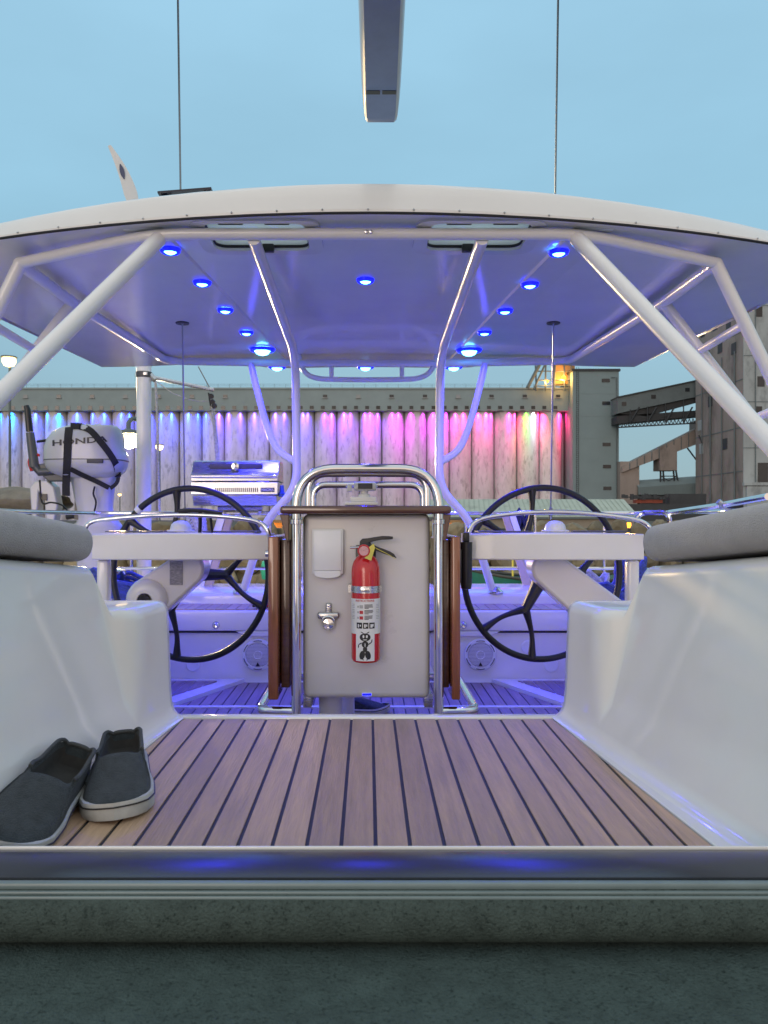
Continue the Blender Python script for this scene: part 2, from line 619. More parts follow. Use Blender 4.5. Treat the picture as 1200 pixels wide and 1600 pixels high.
# stone bank along the shore
bank = MB()
bank.prism([(-22, 21.0, -3.2), (-22, 23.4, -0.35), (-22, 25.0, -0.35), (-22, 25.0, -3.2)], (44, 0, 0))
bank = tag(bank.build('stone_bank', 'earth', smooth=0), 'rough bank of piled stones along the water below the warehouse', 'bank', kind='structure')
stone_meshes = []
for k in range(6):
    bm = bmesh.new()
    bmesh.ops.create_icosphere(bm, subdivisions=2, radius=0.5)
    rnd = random.Random(k)
    offs = [Vector((rnd.uniform(-1, 1), rnd.uniform(-1, 1), rnd.uniform(-1, 1))).normalized() for _ in range(7)]
    lim = [rnd.uniform(0.28, 0.42) for _ in range(7)]
    for v in bm.verts:
        for d_, l_ in zip(offs, lim):
            e = v.co.dot(d_) - l_
            if e > 0:
                v.co -= d_ * e * 0.9
    bmesh.ops.recalc_face_normals(bm, faces=bm.faces[:])
    me = bpy.data.meshes.new('stone')
    bm.to_mesh(me)
    bm.free()
    me.materials.append(M['stone'])
    stone_meshes.append(me)
for row in range(6):
    t = (row + 0.5) / 6
    yy, zz = 21.0 + 2.3 * t, -2.9 + 2.65 * t
    for c in range(40):
        o = bpy.data.objects.new('stone', random.choice(stone_meshes))
        col.objects.link(o)
        o.parent = bank
        o.location = (-12.0 + (c + 0.5 * (row % 2)) * 0.62 + random.uniform(-0.1, 0.1), yy + random.uniform(-0.1, 0.1), zz + random.uniform(-0.08, 0.08))
        o.rotation_euler = [random.uniform(0, 6.28) for _ in range(3)]
        s = random.uniform(0.72, 1.05)
        o.scale = (s * 1.05, s * 0.9, s * 0.8)

# ================================================================== GRAIN ELEVATOR
D = 250.0
elev = thing('grain_elevator', 'long row of pale grain silos washed with blue, purple and pink light', 'grain elevator')
pitch = 35.0 / F * D
rs = pitch / 2 * 0.985
x_first = (1.5 - CX) / F * D - pitch
z_top = (CY - 645) / F * D
silos = []
prof = [(rs, -1.0), (rs, z_top - 0.6), (rs * 0.985, z_top - 0.5), (rs * 0.985, z_top)]
sm = None
for k in range(-3, 26):
    c = Vector((x_first + (k + 0.5) * pitch + pitch * 0.0, D, 0))
    if sm is None:
        o = MB().lathe(prof, (0, 0, 0), n=40).build('silo', 'silo', elev)
        sm = o
    else:
        o = sm.copy()
        col.objects.link(o)
    o.location = c
    silos.append(c)
xL, xR = silos[0].x - pitch, (881.5 - CX) / F * D
gal = MB()
gal.box(xL, (896 - CX) / F * D, D - rs - 0.8, D + rs, z_top + 0.02, (CY - 612) / F * D)
gal.box(xL, (896 - CX) / F * D, D - rs - 1.1, D + rs, (CY - 612) / F * D + 0.003, (CY - 610) / F * D + 0.15)
gallery = gal.build('gallery', 'gallery', elev, smooth=0)
# back wall between the silos
MB().box(xL, xR + 3, D + 0.4, D + rs, -1.0, z_top).build('back_wall', 'gallery', elev, smooth=0)


def far_window(parent, cx, cy_, w, h, d, m='window_dark', sill=True):
    c = P(cx, cy_, d)
    w, h = w / F * d, h / F * d
    q = MB().use(m)
    q.box(-w / 2, w / 2, -0.12, 0.10, -h / 2, h / 2)
    if sill:
        q.use('window_pale')
        q.box(-w / 2 - 0.15, w / 2 + 0.15, -0.4, 0.1, -h / 2 - 0.28, -h / 2 - 0.003)
    o = q.build('window', None, parent, smooth=0)
    o.location = c
    return o


dg_ = D - rs - 0.8
proto_w = far_window(gallery, 20, 637, 6.0, 5.5, dg_)
proto_h = far_window(gallery, 40, 619, 6.5, 4.5, dg_, 'window_pale')
proto_h2 = far_window(gallery, 92, 619, 6.5, 4.5, dg_)
i = 1
x = 20 + 17.3
while x < 878:
    o = proto_w.copy()
    col.objects.link(o)
    o.location.x = (x - CX) / F * dg_
    x += 17.3
i = 0
x = 144
while x < 880:
    o = random.choice((proto_h, proto_h2, proto_h2)).copy()
    col.objects.link(o)
    o.location.x = (x - CX) / F * dg_
    x += 52.0
# roof posts along the gallery edge
b = MB()
x = 18
while x < 890:
    p = P(x, 610, dg_)
    b.box(p.x - 0.25, p.x + 0.25, dg_ + 0.2, dg_ + 0.7, p.z + 0.1, p.z + 0.9)
    x += 34.6
b.build('vent_stubs', 'gallery', elev, smooth=0)['kind'] = 'stuff'

# wash lights on the silos: (pixel column, colour, strength)
BL, AZ, VI, PU, MG, PK, RD = (0.01, 0.04, 1), (0.0, 0.16, 1), (0.10, 0.03, 1), (0.28, 0.02, 1), (0.75, 0.01, 0.85), (1, 0.02, 0.40), (1, 0.015, 0.16)
wash = [(-25, AZ, 1), (8, AZ, .6), (26, AZ, 1.6), (62, BL, 1.2), (80, AZ, .5), (98, AZ, 1.2), (127, BL, 1.5), (150, BL, 1), (168, BL, 1.2), (195, BL, .9), (206, BL, .7), (238, BL, 1.3),
        (256, BL, 1.1), (272, BL, 1.3), (298, BL, 1), (312, BL, .8), (325, BL, .7), (345, VI, 1.1), (360, VI, .9), (378, VI, .8), (400, VI, 1), (412, VI, .6), (432, VI, 1.1), (446, VI, .8), (475, VI, 1),
        (482, VI, .6), (508, PU, .7), (519, PU, 1.1), (538, PU, 1.1), (548, PU, .5), (570, PU, .9), (578, MG, 1), (590, PU, .9), (612, MG, .7), (622, MG, 1.3), (641, MG, 1.2), (660, MG, .8),
        (675, MG, 1.2), (696, MG, .9), (710, PK, .8), (722, PK, .7), (745, PK, .9), (757, PK, .8), (765, PK, .7), (792, PK, 1.0), (802, RD, 1.1), (819, (0.12, 1, 0.02), 0.6),
        (830, (0.75, 0.85, 1), 0.75), (839, RD, 1.1), (870, RD, 1.3), (877, RD, .8)]
fl = None
for px, c_, s_ in wash:
    x = (px - CX) / F * D
    k = min(range(len(silos)), key=lambda q: abs(silos[q].x - x))
    dx = max(-rs * 0.93, min(rs * 0.93, x - silos[k].x))
    n_ = Vector((dx, -math.sqrt(max(rs * rs - dx * dx, 0.05)), 0)).normalized()
    base = Vector((silos[k].x, D, 0)) + n_ * (rs + 0.9)
    base.z = z_top - 0.1
    tgt = Vector((silos[k].x, D, z_top - 11)) + n_ * (rs - 0.2)
    lo = lamp('wash_light', 'SPOT', base, 8800 * s_, c_, elev, 0.12, None, cone=140, blend=1.0)
    az = (base - tgt).normalized()
    ax_ = az.cross(n_).normalized()
    ay = az.cross(ax_).normalized()
    lo.rotation_euler = Matrix((ax_, ay, az)).transposed().to_euler()
    lo.scale = (0.115, 1, 1)                     # a beam shaped to a narrow vertical stripe
    l2 = lo.copy()                              # and a wider, weaker one
    l2.data = lo.data.copy()
    l2.data.energy = 2600 * s_
    col.objects.link(l2)
    l2.scale = (0.5, 1, 1)
    if fl is None:
        fl = MB().box(-0.22, 0.22, -0.2, 0.2, -0.05, 0.25).build('floodlight', 'flood', elev, smooth=0)
        o = fl
    else:
        o = fl.copy()
        col.objects.link(o)
    o.location = base + Vector((0, 0, 0.12))

# tower beside the silos
tw = thing('elevator_tower', 'plain grey tower with five small louvred windows at the end of the silos', 'tower')
dT = 240.0
p0, p1 = P(895, 580, dT), P(967, 795, dT)
b = MB()
b.box(p0.x, p1.x, dT, dT + 16, -1.0, p0.z)
wl = b.build('wall', 'tower', tw, smooth=0)
MB().box(p0.x - 0.4, p1.x + 0.4, dT - 0.4, dT + 16.4, p0.z + 0.003, p0.z + 0.7).build('roof', 'conveyor_dark', tw, smooth=0)
for k, yy in enumerate((594.5, 630, 694.5, 729, 763)):
    far_window(wl, 946.5 + k * 0.6, yy, 12.5, 5.5, dT, 'window_dark', sill=False)
b = MB()
for k in range(1, 6):
    z = p0.z - k * 7.0
    b.box(p0.x - 0.02, p1.x + 0.02, dT - 0.05, dT - 0.004, z - 0.06, z + 0.06)
b.build('cladding_joints', 'tower', tw, smooth=0)['kind'] = 'stuff'
MB().box((882 - CX) / F * 249, p0.x + 1.0, 249, 254, -1, (CY - 645) / F * 249).build('link_wall', 'conveyor_dark', tw, smooth=0)  # back wall of the recess, its shade put into a dark colour
# head frame with lights on the gallery roof
hf = thing('head_frame', 'steel head frame with warm lights on the silo roof against the tower', 'steel frame')
b = MB()
for px in (838, 852, 866, 882, 893):
    b.tube([P(px, 611, 243), P(px + random.uniform(-2, 2), 560, 243)], 0.28, n=6)
for py in (566, 580, 594, 603):
    b.tube([P(838, py, 243), P(894, py, 243)], 0.2, n=6)
b.tube([P(824, 606, 243), P(848, 560, 243)], 0.6, n=6)
b.tube([P(834, 608, 243), P(856, 560, 243)], 0.35, n=6)
b.build('lattice', 'conveyor', hf, smooth=0)
MB().box(*[v for ab in zip(P(866, 600, 246), P(893, 566, 250)) for v in sorted(ab)]).build('cabin', 'orangewall', hf, smooth=0)
for px, py, r_, e_ in ((881, 590, 0.75, 2600), (855, 596, 0.5, 1300)):
    p = P(px, py, 241)
    MB().lathe([(0.01, -r_), (r_ * 0.7, -r_ * 0.6), (r_, 0), (r_ * 0.7, r_ * 0.6), (0.01, r_)], p, n=10).build('lamp_globe', 'lamp_orange', hf)
    lamp('roof_light', 'POINT', p + Vector((0, 1.6, 0)), e_, (1, 0.5, 0.12), hf, 0.4)

b = MB()
zr_ = (CY - 610) / F * D + 0.15
xa_ = xL
while xa_ < xR:
    b.tube([(xa_, D - rs - 1.0, zr_), (xa_, D - rs - 1.0, zr_ + 1.1)], 0.05, n=4)
    xa_ += 3.6
for q in (0.55, 1.1):
    b.tube([(xL, D - rs - 1.0, zr_ + q), (xR, D - rs - 1.0, zr_ + q)], 0.04, n=4)
b.build('roof_railing', 'conveyor', elev, smooth=0)['kind'] = 'stuff'
b = MB()
for xx in (p0.x + 1.0, p0.x + 1.7):
    b.tube([(xx, dT - 0.5, -1), (xx, dT - 0.5, p0.z + 1.2)], 0.06, n=4)
zz = 0.0
while zz < p0.z:
    b.tube([(p0.x + 1.0, dT - 0.5, zz), (p0.x + 1.7, dT - 0.5, zz)], 0.045, n=4)
    zz += 0.6
b.build('ladder', 'conveyor_dark', tw, smooth=0)['kind'] = 'stuff'
MB().tube([(p1.x - 0.8, dT - 0.35, -1), (p1.x - 0.8, dT - 0.35, p0.z - 2), (p1.x - 2.4, dT - 0.35, p0.z - 2)], 0.16, n=6).build('downpipe', 'conveyor', tw)
# conveyors between the tower and the concrete mill
cv = thing('conveyor_bridge', 'grey enclosed conveyor bridge rising from the tower to the concrete building', 'conveyor')
dC = 232.0


def slab(pts, d0, d1):
    q = [P(px, py, d0) for px, py in pts]
    return MB().prism(q, (0, d1 - d0, 0))


gbox = slab([(965, 621), (1126, 587), (1126, 612), (965, 646)], dC, dC + 6).build('housing', 'conveyor', cv, smooth=0)
slab([(965, 619.5), (1126, 585.5), (1126, 587.5), (965, 621.5)], dC - 0.4, dC + 6.3).build('roof', 'conveyor_dark', cv, smooth=0)
for px, py in ((975, 631), (1021, 620), (1074, 609)):
    far_window(gbox, px, py, 7, 6, dC, sill=False)
b = slab([(965, 650), (1132, 638), (1132, 646), (965, 662)], dC + 1, dC + 7)
b.prism([P(965, 646.5, dC + 1), P(1120, 612.5, dC + 1), P(1128, 618, dC + 1), P(1010, 650, dC + 1)], (0, 4, 0))
b.build('lower_beam', 'conveyor_dark', cv, smooth=0)
b = MB()
b.tube([P(965, 668, dC), P(1090, 661, dC)], 0.22, n=5)
for k in range(22):
    x0 = 966 + k * 5.7
    ya, yb = 668 - (x0 - 965) * 0.056, 662 - (x0 - 965) * 0.07
    b.tube([P(x0, ya, dC), P(x0 + 2.8, yb, dC)], 0.13, n=4)
    b.tube([P(x0 + 2.8, yb, dC), P(x0 + 5.7, ya - 0.3, dC)], 0.13, n=4)
for x0 in (985, 1012, 1040, 1068, 1095):
    b.tube([P(x0, 660, dC), P(x0 + 14, 636, dC)], 0.25, n=4)
    b.tube([P(x0, 660, dC), P(x0, 640 - (x0 - 985) * 0.18, dC)], 0.2, n=4)
b.build('lattice_girder', 'conveyor_dark', cv, smooth=0)['kind'] = 'stuff'

cw = thing('inclined_conveyor', 'brownish inclined conveyor on a trestle climbing to the concrete building', 'conveyor')
body = slab([(972, 729), (1100, 664), (1100, 690), (1057, 706), (972, 738)], dC + 4, dC + 9).build('housing', 'concrete', cw, smooth=0)
slab([(1094, 655), (1122, 655), (1122, 686), (1094, 692)], dC + 3, dC + 11).build('head_house', 'concrete', cw, smooth=0)
slab([(1031, 704), (1058, 693), (1058, 735), (1031, 735)], dC + 3.5, dC + 9).build('drop_chute', 'concrete', cw, smooth=0)
slab([(969, 721), (999, 721), (999, 790), (969, 790)], dC + 5, dC + 14).build('tail_house', 'concrete', cw, smooth=0)
b = MB()
for xa, xb in ((1032, 1032), (1056, 1066), (1036, 1040), (1052, 1058)):
    b.tube([P(xa, 735, dC + 6), P(xb, 795, dC + 6)], 0.3, n=5)
b.tube([P(1033, 744, dC + 6), P(1058, 744, dC + 6)], 0.15, n=4)
b.tube([P(1034, 745, dC + 6), P(1056, 757, dC + 6)], 0.12, n=4)
b.tube([P(1056, 745, dC + 6), P(1034, 757, dC + 6)], 0.12, n=4)
b.tube([P(1074, 700, dC + 6), P(1092, 724, dC + 6)], 0.25, n=4)
b.tube([P(1092, 680, dC - 8), P(1106, 716, dC - 8)], 0.2, n=4)
b.build('trestle', 'conveyor_dark', cw, smooth=0)['kind'] = 'stuff'
b = MB()
for k in range(10):
    xx = 984 + k * 11.5
    yy = 729 - (xx - 972) * 65 / 128
    b.tube([P(xx, yy, dC + 3.9), P(xx, yy + 9 + (xx - 972) * 0.13, dC + 3.9)], 0.13, n=4)
b.build('panel_ribs', 'conveyor', cw, smooth=0)

# long corrugated shed
cs = thing('corrugated_shed', 'low grey corrugated shed behind the trestle legs', 'shed')
rows = []
a0, a1 = P(996, 756, 236), P(1096, 749, 236)
n_ = 64
for k in range(n_ + 1):
    t = k / n_
    top = a0.lerp(a1, t)
    w_ = 0.35 * (1 if k % 2 else -1)
    rows.append([(top.x, 240.5, top.z + 1.2), (top.x, 238.0 + w_, top.z + 0.3), (top.x, 236 + w_, top.z - 1.0), (top.x, 236 + w_, (CY - 773) / F * 236)])
MB().grid(rows).build('roof', 'gallery', cs, smooth=0)
MB().box(*[v for ab in zip(P(996, 800, 237), P(1096, 771, 240)) for v in sorted(ab)]).build('wall', 'conveyor_dark', cs, smooth=0)
yd = thing('yard_stack', 'dark stacked yard gear with a rusty red strip below the corrugated shed', 'stack')
MB().box(*[v for ab in zip(P(1046, 792, 205), P(1096, 772, 208)) for v in sorted(ab)]).build('dark_block', 'conveyor_dark', yd, smooth=0)
MB().box(*[v for ab in zip(P(993, 786, 204), P(1031, 781, 206)) for v in sorted(ab)]).build('red_beam', 'rust', yd, smooth=0)
MB().box(*[v for ab in zip(P(985, 822, 200), P(1110, 788, 204)) for v in sorted(ab)]).build('low_wall', 'conveyor_dark', yd, smooth=0)
b = MB()
for k in range(16):
    xx = 972 + k * 4.5
    b.box(*[v for ab in zip(P(xx, 779 + random.uniform(-2, 2), 203), P(xx + 3.6, 774 + random.uniform(-3, 3), 203.6)) for v in sorted(ab)])
b.build('scrap', 'conveyor_dark', yd, smooth=0)['kind'] = 'stuff'

# concrete mill
ml = thing('concrete_mill', 'tall weathered concrete building with square windows behind the white roof struts', 'building')
dM = 200.0
xm = (1161 - CX) / F * dM
b = MB().use('concrete')
b.box(xm, xm + 42, dM, dM + 29, -1.0, 66)
b.use('concrete_grey')
b.box(xm + 0.02, xm + 42.02, dM - 0.25, dM - 0.004, -1.0, 66)
wl = b.build('wall', None, ml, smooth=0)
for px, py, w, h in ((1186, 487, 10, 16), (1184, 560, 9, 16), (1189, 596, 11, 16), (1226, 487, 10, 16), (1226, 596, 10, 16), (1192, 742, 16, 38), (1186, 640, 9, 10), (1226, 560, 9, 16)):
    far_window(wl, px, py, w, h, dM - 0.25, 'window_dark', sill=False)
sf = None
for yy, z in ((208, 52), (216, 54), (224, 54), (205, 45), (213, 47), (221, 47), (207, 33), (219, 33), (226, 27), (210, 20), (222, 40), (225, 20)):
    o = MB().box(xm - 0.12, xm + 0.1, yy - 1.3, yy + 1.3, z - 1.5, z + 1.5).build('window', 'concrete_grey' if (yy + z) % 2 else 'conveyor_dark', wl, smooth=0)
MB().box(xm - 0.3, xm + 42, dM - 1.2, dM - 0.26, 8.2, 9.0).build('ledge', 'concrete_grey', ml, smooth=0)
MB().box(xm + 0.5, xm + 42, dM - 1.0, dM - 0.26, -1, 8.0).build('plinth', 'concrete_grey', ml, smooth=0)

b = MB()
for yy_, r_ in ((204, 0.2), (211.5, 0.14), (218.5, 0.2), (224, 0.14)):
    b.tube([(xm - 0.3, yy_, -1), (xm - 0.3, yy_, 44)], r_, n=6)
for zz_ in (12, 23.5, 36, 48.5):
    b.box(xm - 0.10, xm + 0.05, dM + 0.2, dM + 28.8, zz_ - 0.12, zz_ + 0.12)
for xx_ in (3.0, 9.5, 15.5):
    b.tube([(xm + xx_, dM - 0.5, -1), (xm + xx_, dM - 0.5, 64)], 0.13, n=6)
for zz_ in (18, 30, 42, 55):
    b.box(xm, xm + 42, dM - 0.33, dM - 0.26, zz_ - 0.1, zz_ + 0.1)
b.build('pipes_and_joints', 'conveyor', ml, smooth=0)['kind'] = 'stuff'

# green roofed warehouse
wh = thing('warehouse', 'low warehouse with a pale green metal roof behind the steering wheel', 'warehouse')
dW = 70.0
e0, e1 = P(668, 808, dW), P(999, 809, dW)
r0, r1 = P(672, 782, dW + 4), P(975, 782, dW + 4)
b = MB()
b.prism([e0, e1, r1, r0], (0, 0.05, 0.12))
rf = b.build('roof', 'shedroof', wh, smooth=0)
b = MB()
for k in range(1, 40):
    t = k / 40
    b.tube([e0.lerp(e1, t) + Vector((0, -0.02, 0.13)), r0.lerp(r1, t) + Vector((0, -0.02, 0.13))], 0.035, n=4)
b.build('roof_seam', 'shedroof', rf, smooth=0)
MB().box(e0.x + 0.3, e1.x - 0.4, dW + 0.3, dW + 7, -1.05, -0.04).build('wall', 'shedwall', wh, smooth=0)
MB().box(e0.x, e1.x, dW - 0.08, dW - 0.02, e0.z - 0.16, e0.z + 0.02).build('eave', 'conveyor', wh, smooth=0)

# beige shed lit by an orange lamp, the glow also in its wall colour, glimpsed on both sides of the table
oc = thing('ochre_shed', 'ochre shed wall glowing under an orange lamp behind the cockpit table', 'shed')
dO = 32.0
q0, q1 = P(422, 853, dO), P(732, 817, dO)
MB().box(q0.x, q1.x, dO, dO + 3, q0.z, q1.z).build('wall', 'orangewall', oc, smooth=0)
MB().box(q0.x - 0.1, q1.x + 0.1, dO - 0.3, dO + 3.2, q1.z + 0.004, q1.z + 0.12).build('roof', 'conveyor_dark', oc, smooth=0)
for px in (436, 708):
    p = P(px, 830, dO - 0.5)
    MB().lathe([(0.01, -0.07), (0.06, -0.04), (0.07, 0), (0.04, 0.06), (0.01, 0.07)], p, n=10).build('lamp_globe', 'lamp_orange', oc)
    lamp('wall_light', 'POINT', p + Vector((0, -0.15, -0.05)), 75, (1, 0.42, 0.08), oc, 0.1)

# green workboat moored at the bank
gb = thing('workboat', 'low green workboat moored under the bank, glimpsed through the steering wheel', 'boat')
rows = []
for k in range(13):
    t = k / 12
    x = 2.2 + 4.6 * t
    w = 0.75 * (1 - (abs(2 * t - 1)) ** 4) + 0.02
    zt = -1.42 + 0.25 * (2 * t - 1) ** 2
    rows.append([(x, 17.6 - w, zt), (x, 17.6 - w * 0.9, zt - 0.5), (x, 17.6, zt - 1.3), (x, 17.6 + w * 0.9, zt - 0.5), (x, 17.6 + w, zt)])
MB().grid(rows).build('hull', 'greenhull', gb)
MB().prism([(r[0][0], r[0][1] + 0.04, -1.50) for r in rows] + [(r[4][0], r[4][1] - 0.04, -1.50) for r in rows[::-1]], (0, 0, 0.03)).build('deck', 'greenhull', gb, smooth=0)
MB().tube([(r[0][0], r[0][1], r[0][2]) for r in rows] + [(r[4][0], r[4][1], r[4][2]) for r in rows[::-1]], 0.035, n=6, closed=True).build('gunwale', 'conveyor_dark', gb)
b = MB()
for x in (3.3, 3.7, 4.1):
    b.tube([(x, 17.5, -1.47), (x, 17.5, -0.75)], 0.025, n=6)
b.tube([(3.3, 17.5, -0.8), (4.1, 17.5, -0.8)], 0.025, n=6)
b.build('pipe_rail', 'yellow', gb)
# green buoy/float left
fb = MB().lathe([(0.01, 0), (0.17, 0.04), (0.2, 0.2), (0.17, 0.36), (0.05, 0.42), (0.01, 0.42)], P(424, 908, 14), n=14).build('mooring_float', 'greenhull')
tag(fb, 'dark green mooring float low on the water beside the left wheel', 'float')

# dock lamps
lampspec = [(201, 688, 12.0, 0.19, 1500, 'lamp_bright', (1.0, 0.72, 0.36), 'brightest sodium dock lamp, glaring beside the motor', None),
            (249, 699, 62, 0.36, 2000, 'lamp_bright', (1.0, 0.68, 0.32), 'sodium street lamp on a thin pole beside the white mast', None),
            (187, 773, 95, 0.26, 900, 'lamp_amber', (1.0, 0.6, 0.25), 'small low street lamp beyond the outboard motor', None),
            (14, 565, 40, 0.42, 8500, 'lamp_bright', (1.0, 0.68, 0.32), 'high sodium lamp seen between the white roof struts', None),
            (977, 821, 30, 0.26, 150, 'lamp_orange', (1.0, 0.45, 0.08), 'small orange lamp under the grab rail at the warehouse', None)]
for px, py, d, r_, e_, mm, c_, lab, _ in lampspec:
    t = thing('dock_lamp', lab, 'lamp', 'lamps along the dock')
    p = P(px, py, d)
    if d < 15:      # on a swan neck from a piling that stands behind the white mast
        xp = (225 - CX) / F * (d + 0.3)
        MB().tube(fillet([(xp, d + 0.3, WZ - 1), (xp, d + 0.3, p.z + 0.35), (p.x, d, p.z + 0.35), (p.x, d, p.z + r_ * 0.5)], 0.12), 0.035, n=8).build('pole', 'conveyor', t)
    else:
        MB().tube([(p.x, d + 0.1, -1.0), (p.x, d + 0.1, p.z + 0.1)], 0.07, n=8).build('pole', 'conveyor', t)
    MB().lathe([(0.01, 0.08), (r_ * 0.9, 0.04), (r_, -0.01), (r_ * 0.8, -0.03)], p + Vector((0, 0, r_ * 0.55)), n=14).build('lamp_cap', 'conveyor', t)
    MB().lathe([(0.01, -0.7 * r_), (r_ * 0.6, -0.5 * r_), (r_ * 0.85, 0), (r_ * 0.8, 0.45 * r_), (0.01, 0.5 * r_)], p, n=14).build('lamp_globe', mm, t)
    if d < 15:
        lamp('dock_light', 'POINT', p + Vector((0, 0, -r_ - 0.12)), e_, c_, t, r_)
    else:
        lamp('dock_light', 'SPOT', p + Vector((0, -r_ - 0.25, 0)), e_, c_, t, max(r_, 0.8 if e_ > 9000 else 0), Vector((0.35, -1, -0.22)), 165, 0.6)

# ================================================================== THE BOAT: decks
DZ = -0.5        # bridge deck level
SZ = -0.857      # cockpit sole level


def edge_x(d):   # half width of the teak on the bridge deck
    return 0.457 + (1.91 - d) * 0.0913


def base_x(d):   # half width at the foot of the coaming
    return 0.487 + 0.124 * (1.93 - d)


deck = MB()
deck.use('caulk')
deck.prism([(-edge_x(1.085), 1.085, DZ - 0.022), (edge_x(1.085), 1.085, DZ - 0.022), (edge_x(1.905), 1.905, DZ - 0.022), (-edge_x(1.905), 1.905, DZ - 0.022)], (0, 0, 0.0195))
deck.use('gelcoat')
deck.box(-1.7, 1.7, 1.078, 1.93, SZ - 0.02, DZ - 0.0225)
deck = tag(deck.build('bridge_deck', None, smooth=0), 'planked teak deck between the two white coamings', 'deck', kind='structure')
c1 = (1, 0.0913, 0.457 + 1.91 * 0.0913 - 0.002)
c2 = (-1, 0.0913, 0.457 + 1.91 * 0.0913 - 0.002)
planks(deck, 0.0525, 0.0064, -0.55, 0.55, 1.088, 1.903, DZ, 0.02, 'teak', (c1, c2), phase=0.0117)
# white nosing round the teak: aft edge and the two angled margins
b = MB()
b.box(-0.52, 0.52, 1.9065, 1.938, DZ - 0.03, DZ + 0.004, bev=0.003)
for s in (-1, 1):
    b.prism([(s * (edge_x(1.08) + 0.0005), 1.08, DZ - 0.02), (s * (edge_x(1.9065) + 0.0005), 1.9065, DZ - 0.02), (s * 0.60, 1.9065, DZ - 0.02), (s * 0.74, 1.08, DZ - 0.02)], (0, 0, 0.0225))
b.build('margin', 'gelcoat', deck, smooth=30, bevel=0.002)

# companionway sill and the dark step below it
sill = MB()
sill.use('sill')
TZ = -0.4600                    # the sill stands about 4 cm above the teak
rows = []
for x in (-1.3, 1.3):
    r_ = [(x, 0.989, TZ - 0.03)]
    for k in range(17):
        u = k / 16
        r_.append((x, 0.989 + 0.083 * u, TZ + 0.0003 - 0.0043 * (2 * u - 1) ** 2))
    r_.append((x, 1.072, TZ - 0.06))
    rows.append(r_)
sill.grid(rows, close=True)
sill.use('gelcoat')
sill.box(-1.3, 1.3, 1.0725, 1.0765, -0.515, TZ - 0.0005, bev=0.001)
sill.use('lip')
sill.box(-1.3, 1.3, 0.977, 0.9885, TZ - 0.0145, TZ - 0.006, bev=0.003)
sill.box(-1.3, 1.3, 0.974, 0.9885, TZ - 0.0195, TZ - 0.0152, bev=0.0018)
sill.box(-1.3, 1.3, 0.971, 0.9885, TZ - 0.0250, TZ - 0.0202, bev=0.0018)
tag(sill.build('companionway_sill', None), 'dark polished sill strip with pale ribbed edge in front of the teak deck', 'sill', kind='structure')
st = MB().use('nonskid')
rows = []
for x in (-1.3, 1.3):           # rounded riser that turns under to a dark nook
    r_ = [(x, 1.00, TZ - 0.026)]
    for k in range(15):
        a = R(52 - 140 * k / 14)
        r_.append((x, 1.010 - 0.045 * math.cos(a), -0.507 + 0.0462 * math.sin(a)))
    rows.append(r_)
st.grid(rows)
st.box(-1.3, 1.3, 0.20, 1.02, -0.62, -0.554)
tag(st.build('companionway_step', None), 'dark speckled nonskid step and rounded riser in the foreground', 'step', kind='structure')

# cockpit sole
sole = MB().use('gelcoat')
sole.prism([(-1.6, 1.9, SZ - 0.03), (1.6, 1.9, SZ - 0.03), (1.6, 4.3, SZ - 0.03), (-1.6, 4.3, SZ - 0.03)], (0, 0, 0.022))
sole.use('caulk')


def sole_x(d):
    return 0.89 - (d - 3.45) * 0.465


sole.prism([(-1.0, 1.95, SZ - 0.006), (1.0, 1.95, SZ - 0.006), (1.0, 3.452, SZ - 0.006), (-1.0, 3.452, SZ - 0.006)], (0, 0, 0.0025))
sole.prism([(-sole_x(3.49), 3.49, SZ - 0.006), (sole_x(3.49), 3.49, SZ - 0.006), (sole_x(3.985), 3.985, SZ - 0.006), (-sole_x(3.985), 3.985, SZ - 0.006)], (0, 0, 0.0025))
sole = tag(sole.build('cockpit_sole', None, smooth=0), 'lower cockpit floor of narrow teak planks lit blue', 'floor', kind='structure')
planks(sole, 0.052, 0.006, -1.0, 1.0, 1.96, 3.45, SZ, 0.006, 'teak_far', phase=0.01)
k3 = (1, 0.465, 0.89 + 3.45 * 0.465 - 0.004)
k4 = (-1, 0.465, 0.89 + 3.45 * 0.465 - 0.004)
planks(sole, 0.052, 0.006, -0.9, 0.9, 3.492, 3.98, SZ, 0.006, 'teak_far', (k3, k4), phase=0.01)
MB().box(-1.2, 1.2, 3.455, 3.487, SZ - 0.006, SZ + 0.002).build('seam_strip', 'gelcoat', sole, smooth=0)
for s in (-1, 1):
    # raised helm platforms with their own teak, and the white margin between
    b = MB()
    b.prism([(s * (sole_x(3.49) + 0.006), 3.49, SZ - 0.006), (s * 1.6, 3.49, SZ - 0.006), (s * 1.6, 3.995, SZ - 0.006), (s * (sole_x(3.995) + 0.006), 3.995, SZ - 0.006)], (0, 0, 0.022))
    pf = b.build('helm_platform', 'gelcoat', sole, smooth=0)
    e1_ = (-s, -0.465, -(0.89 + 3.45 * 0.465 + 0.10))
    planks(pf, 0.052, 0.006, -1.4 if s < 0 else 0.6, -0.6 if s < 0 else 1.4, 3.60, 3.93, SZ + 0.020, 0.004, 'teak_far', (e1_,), phase=0.01)

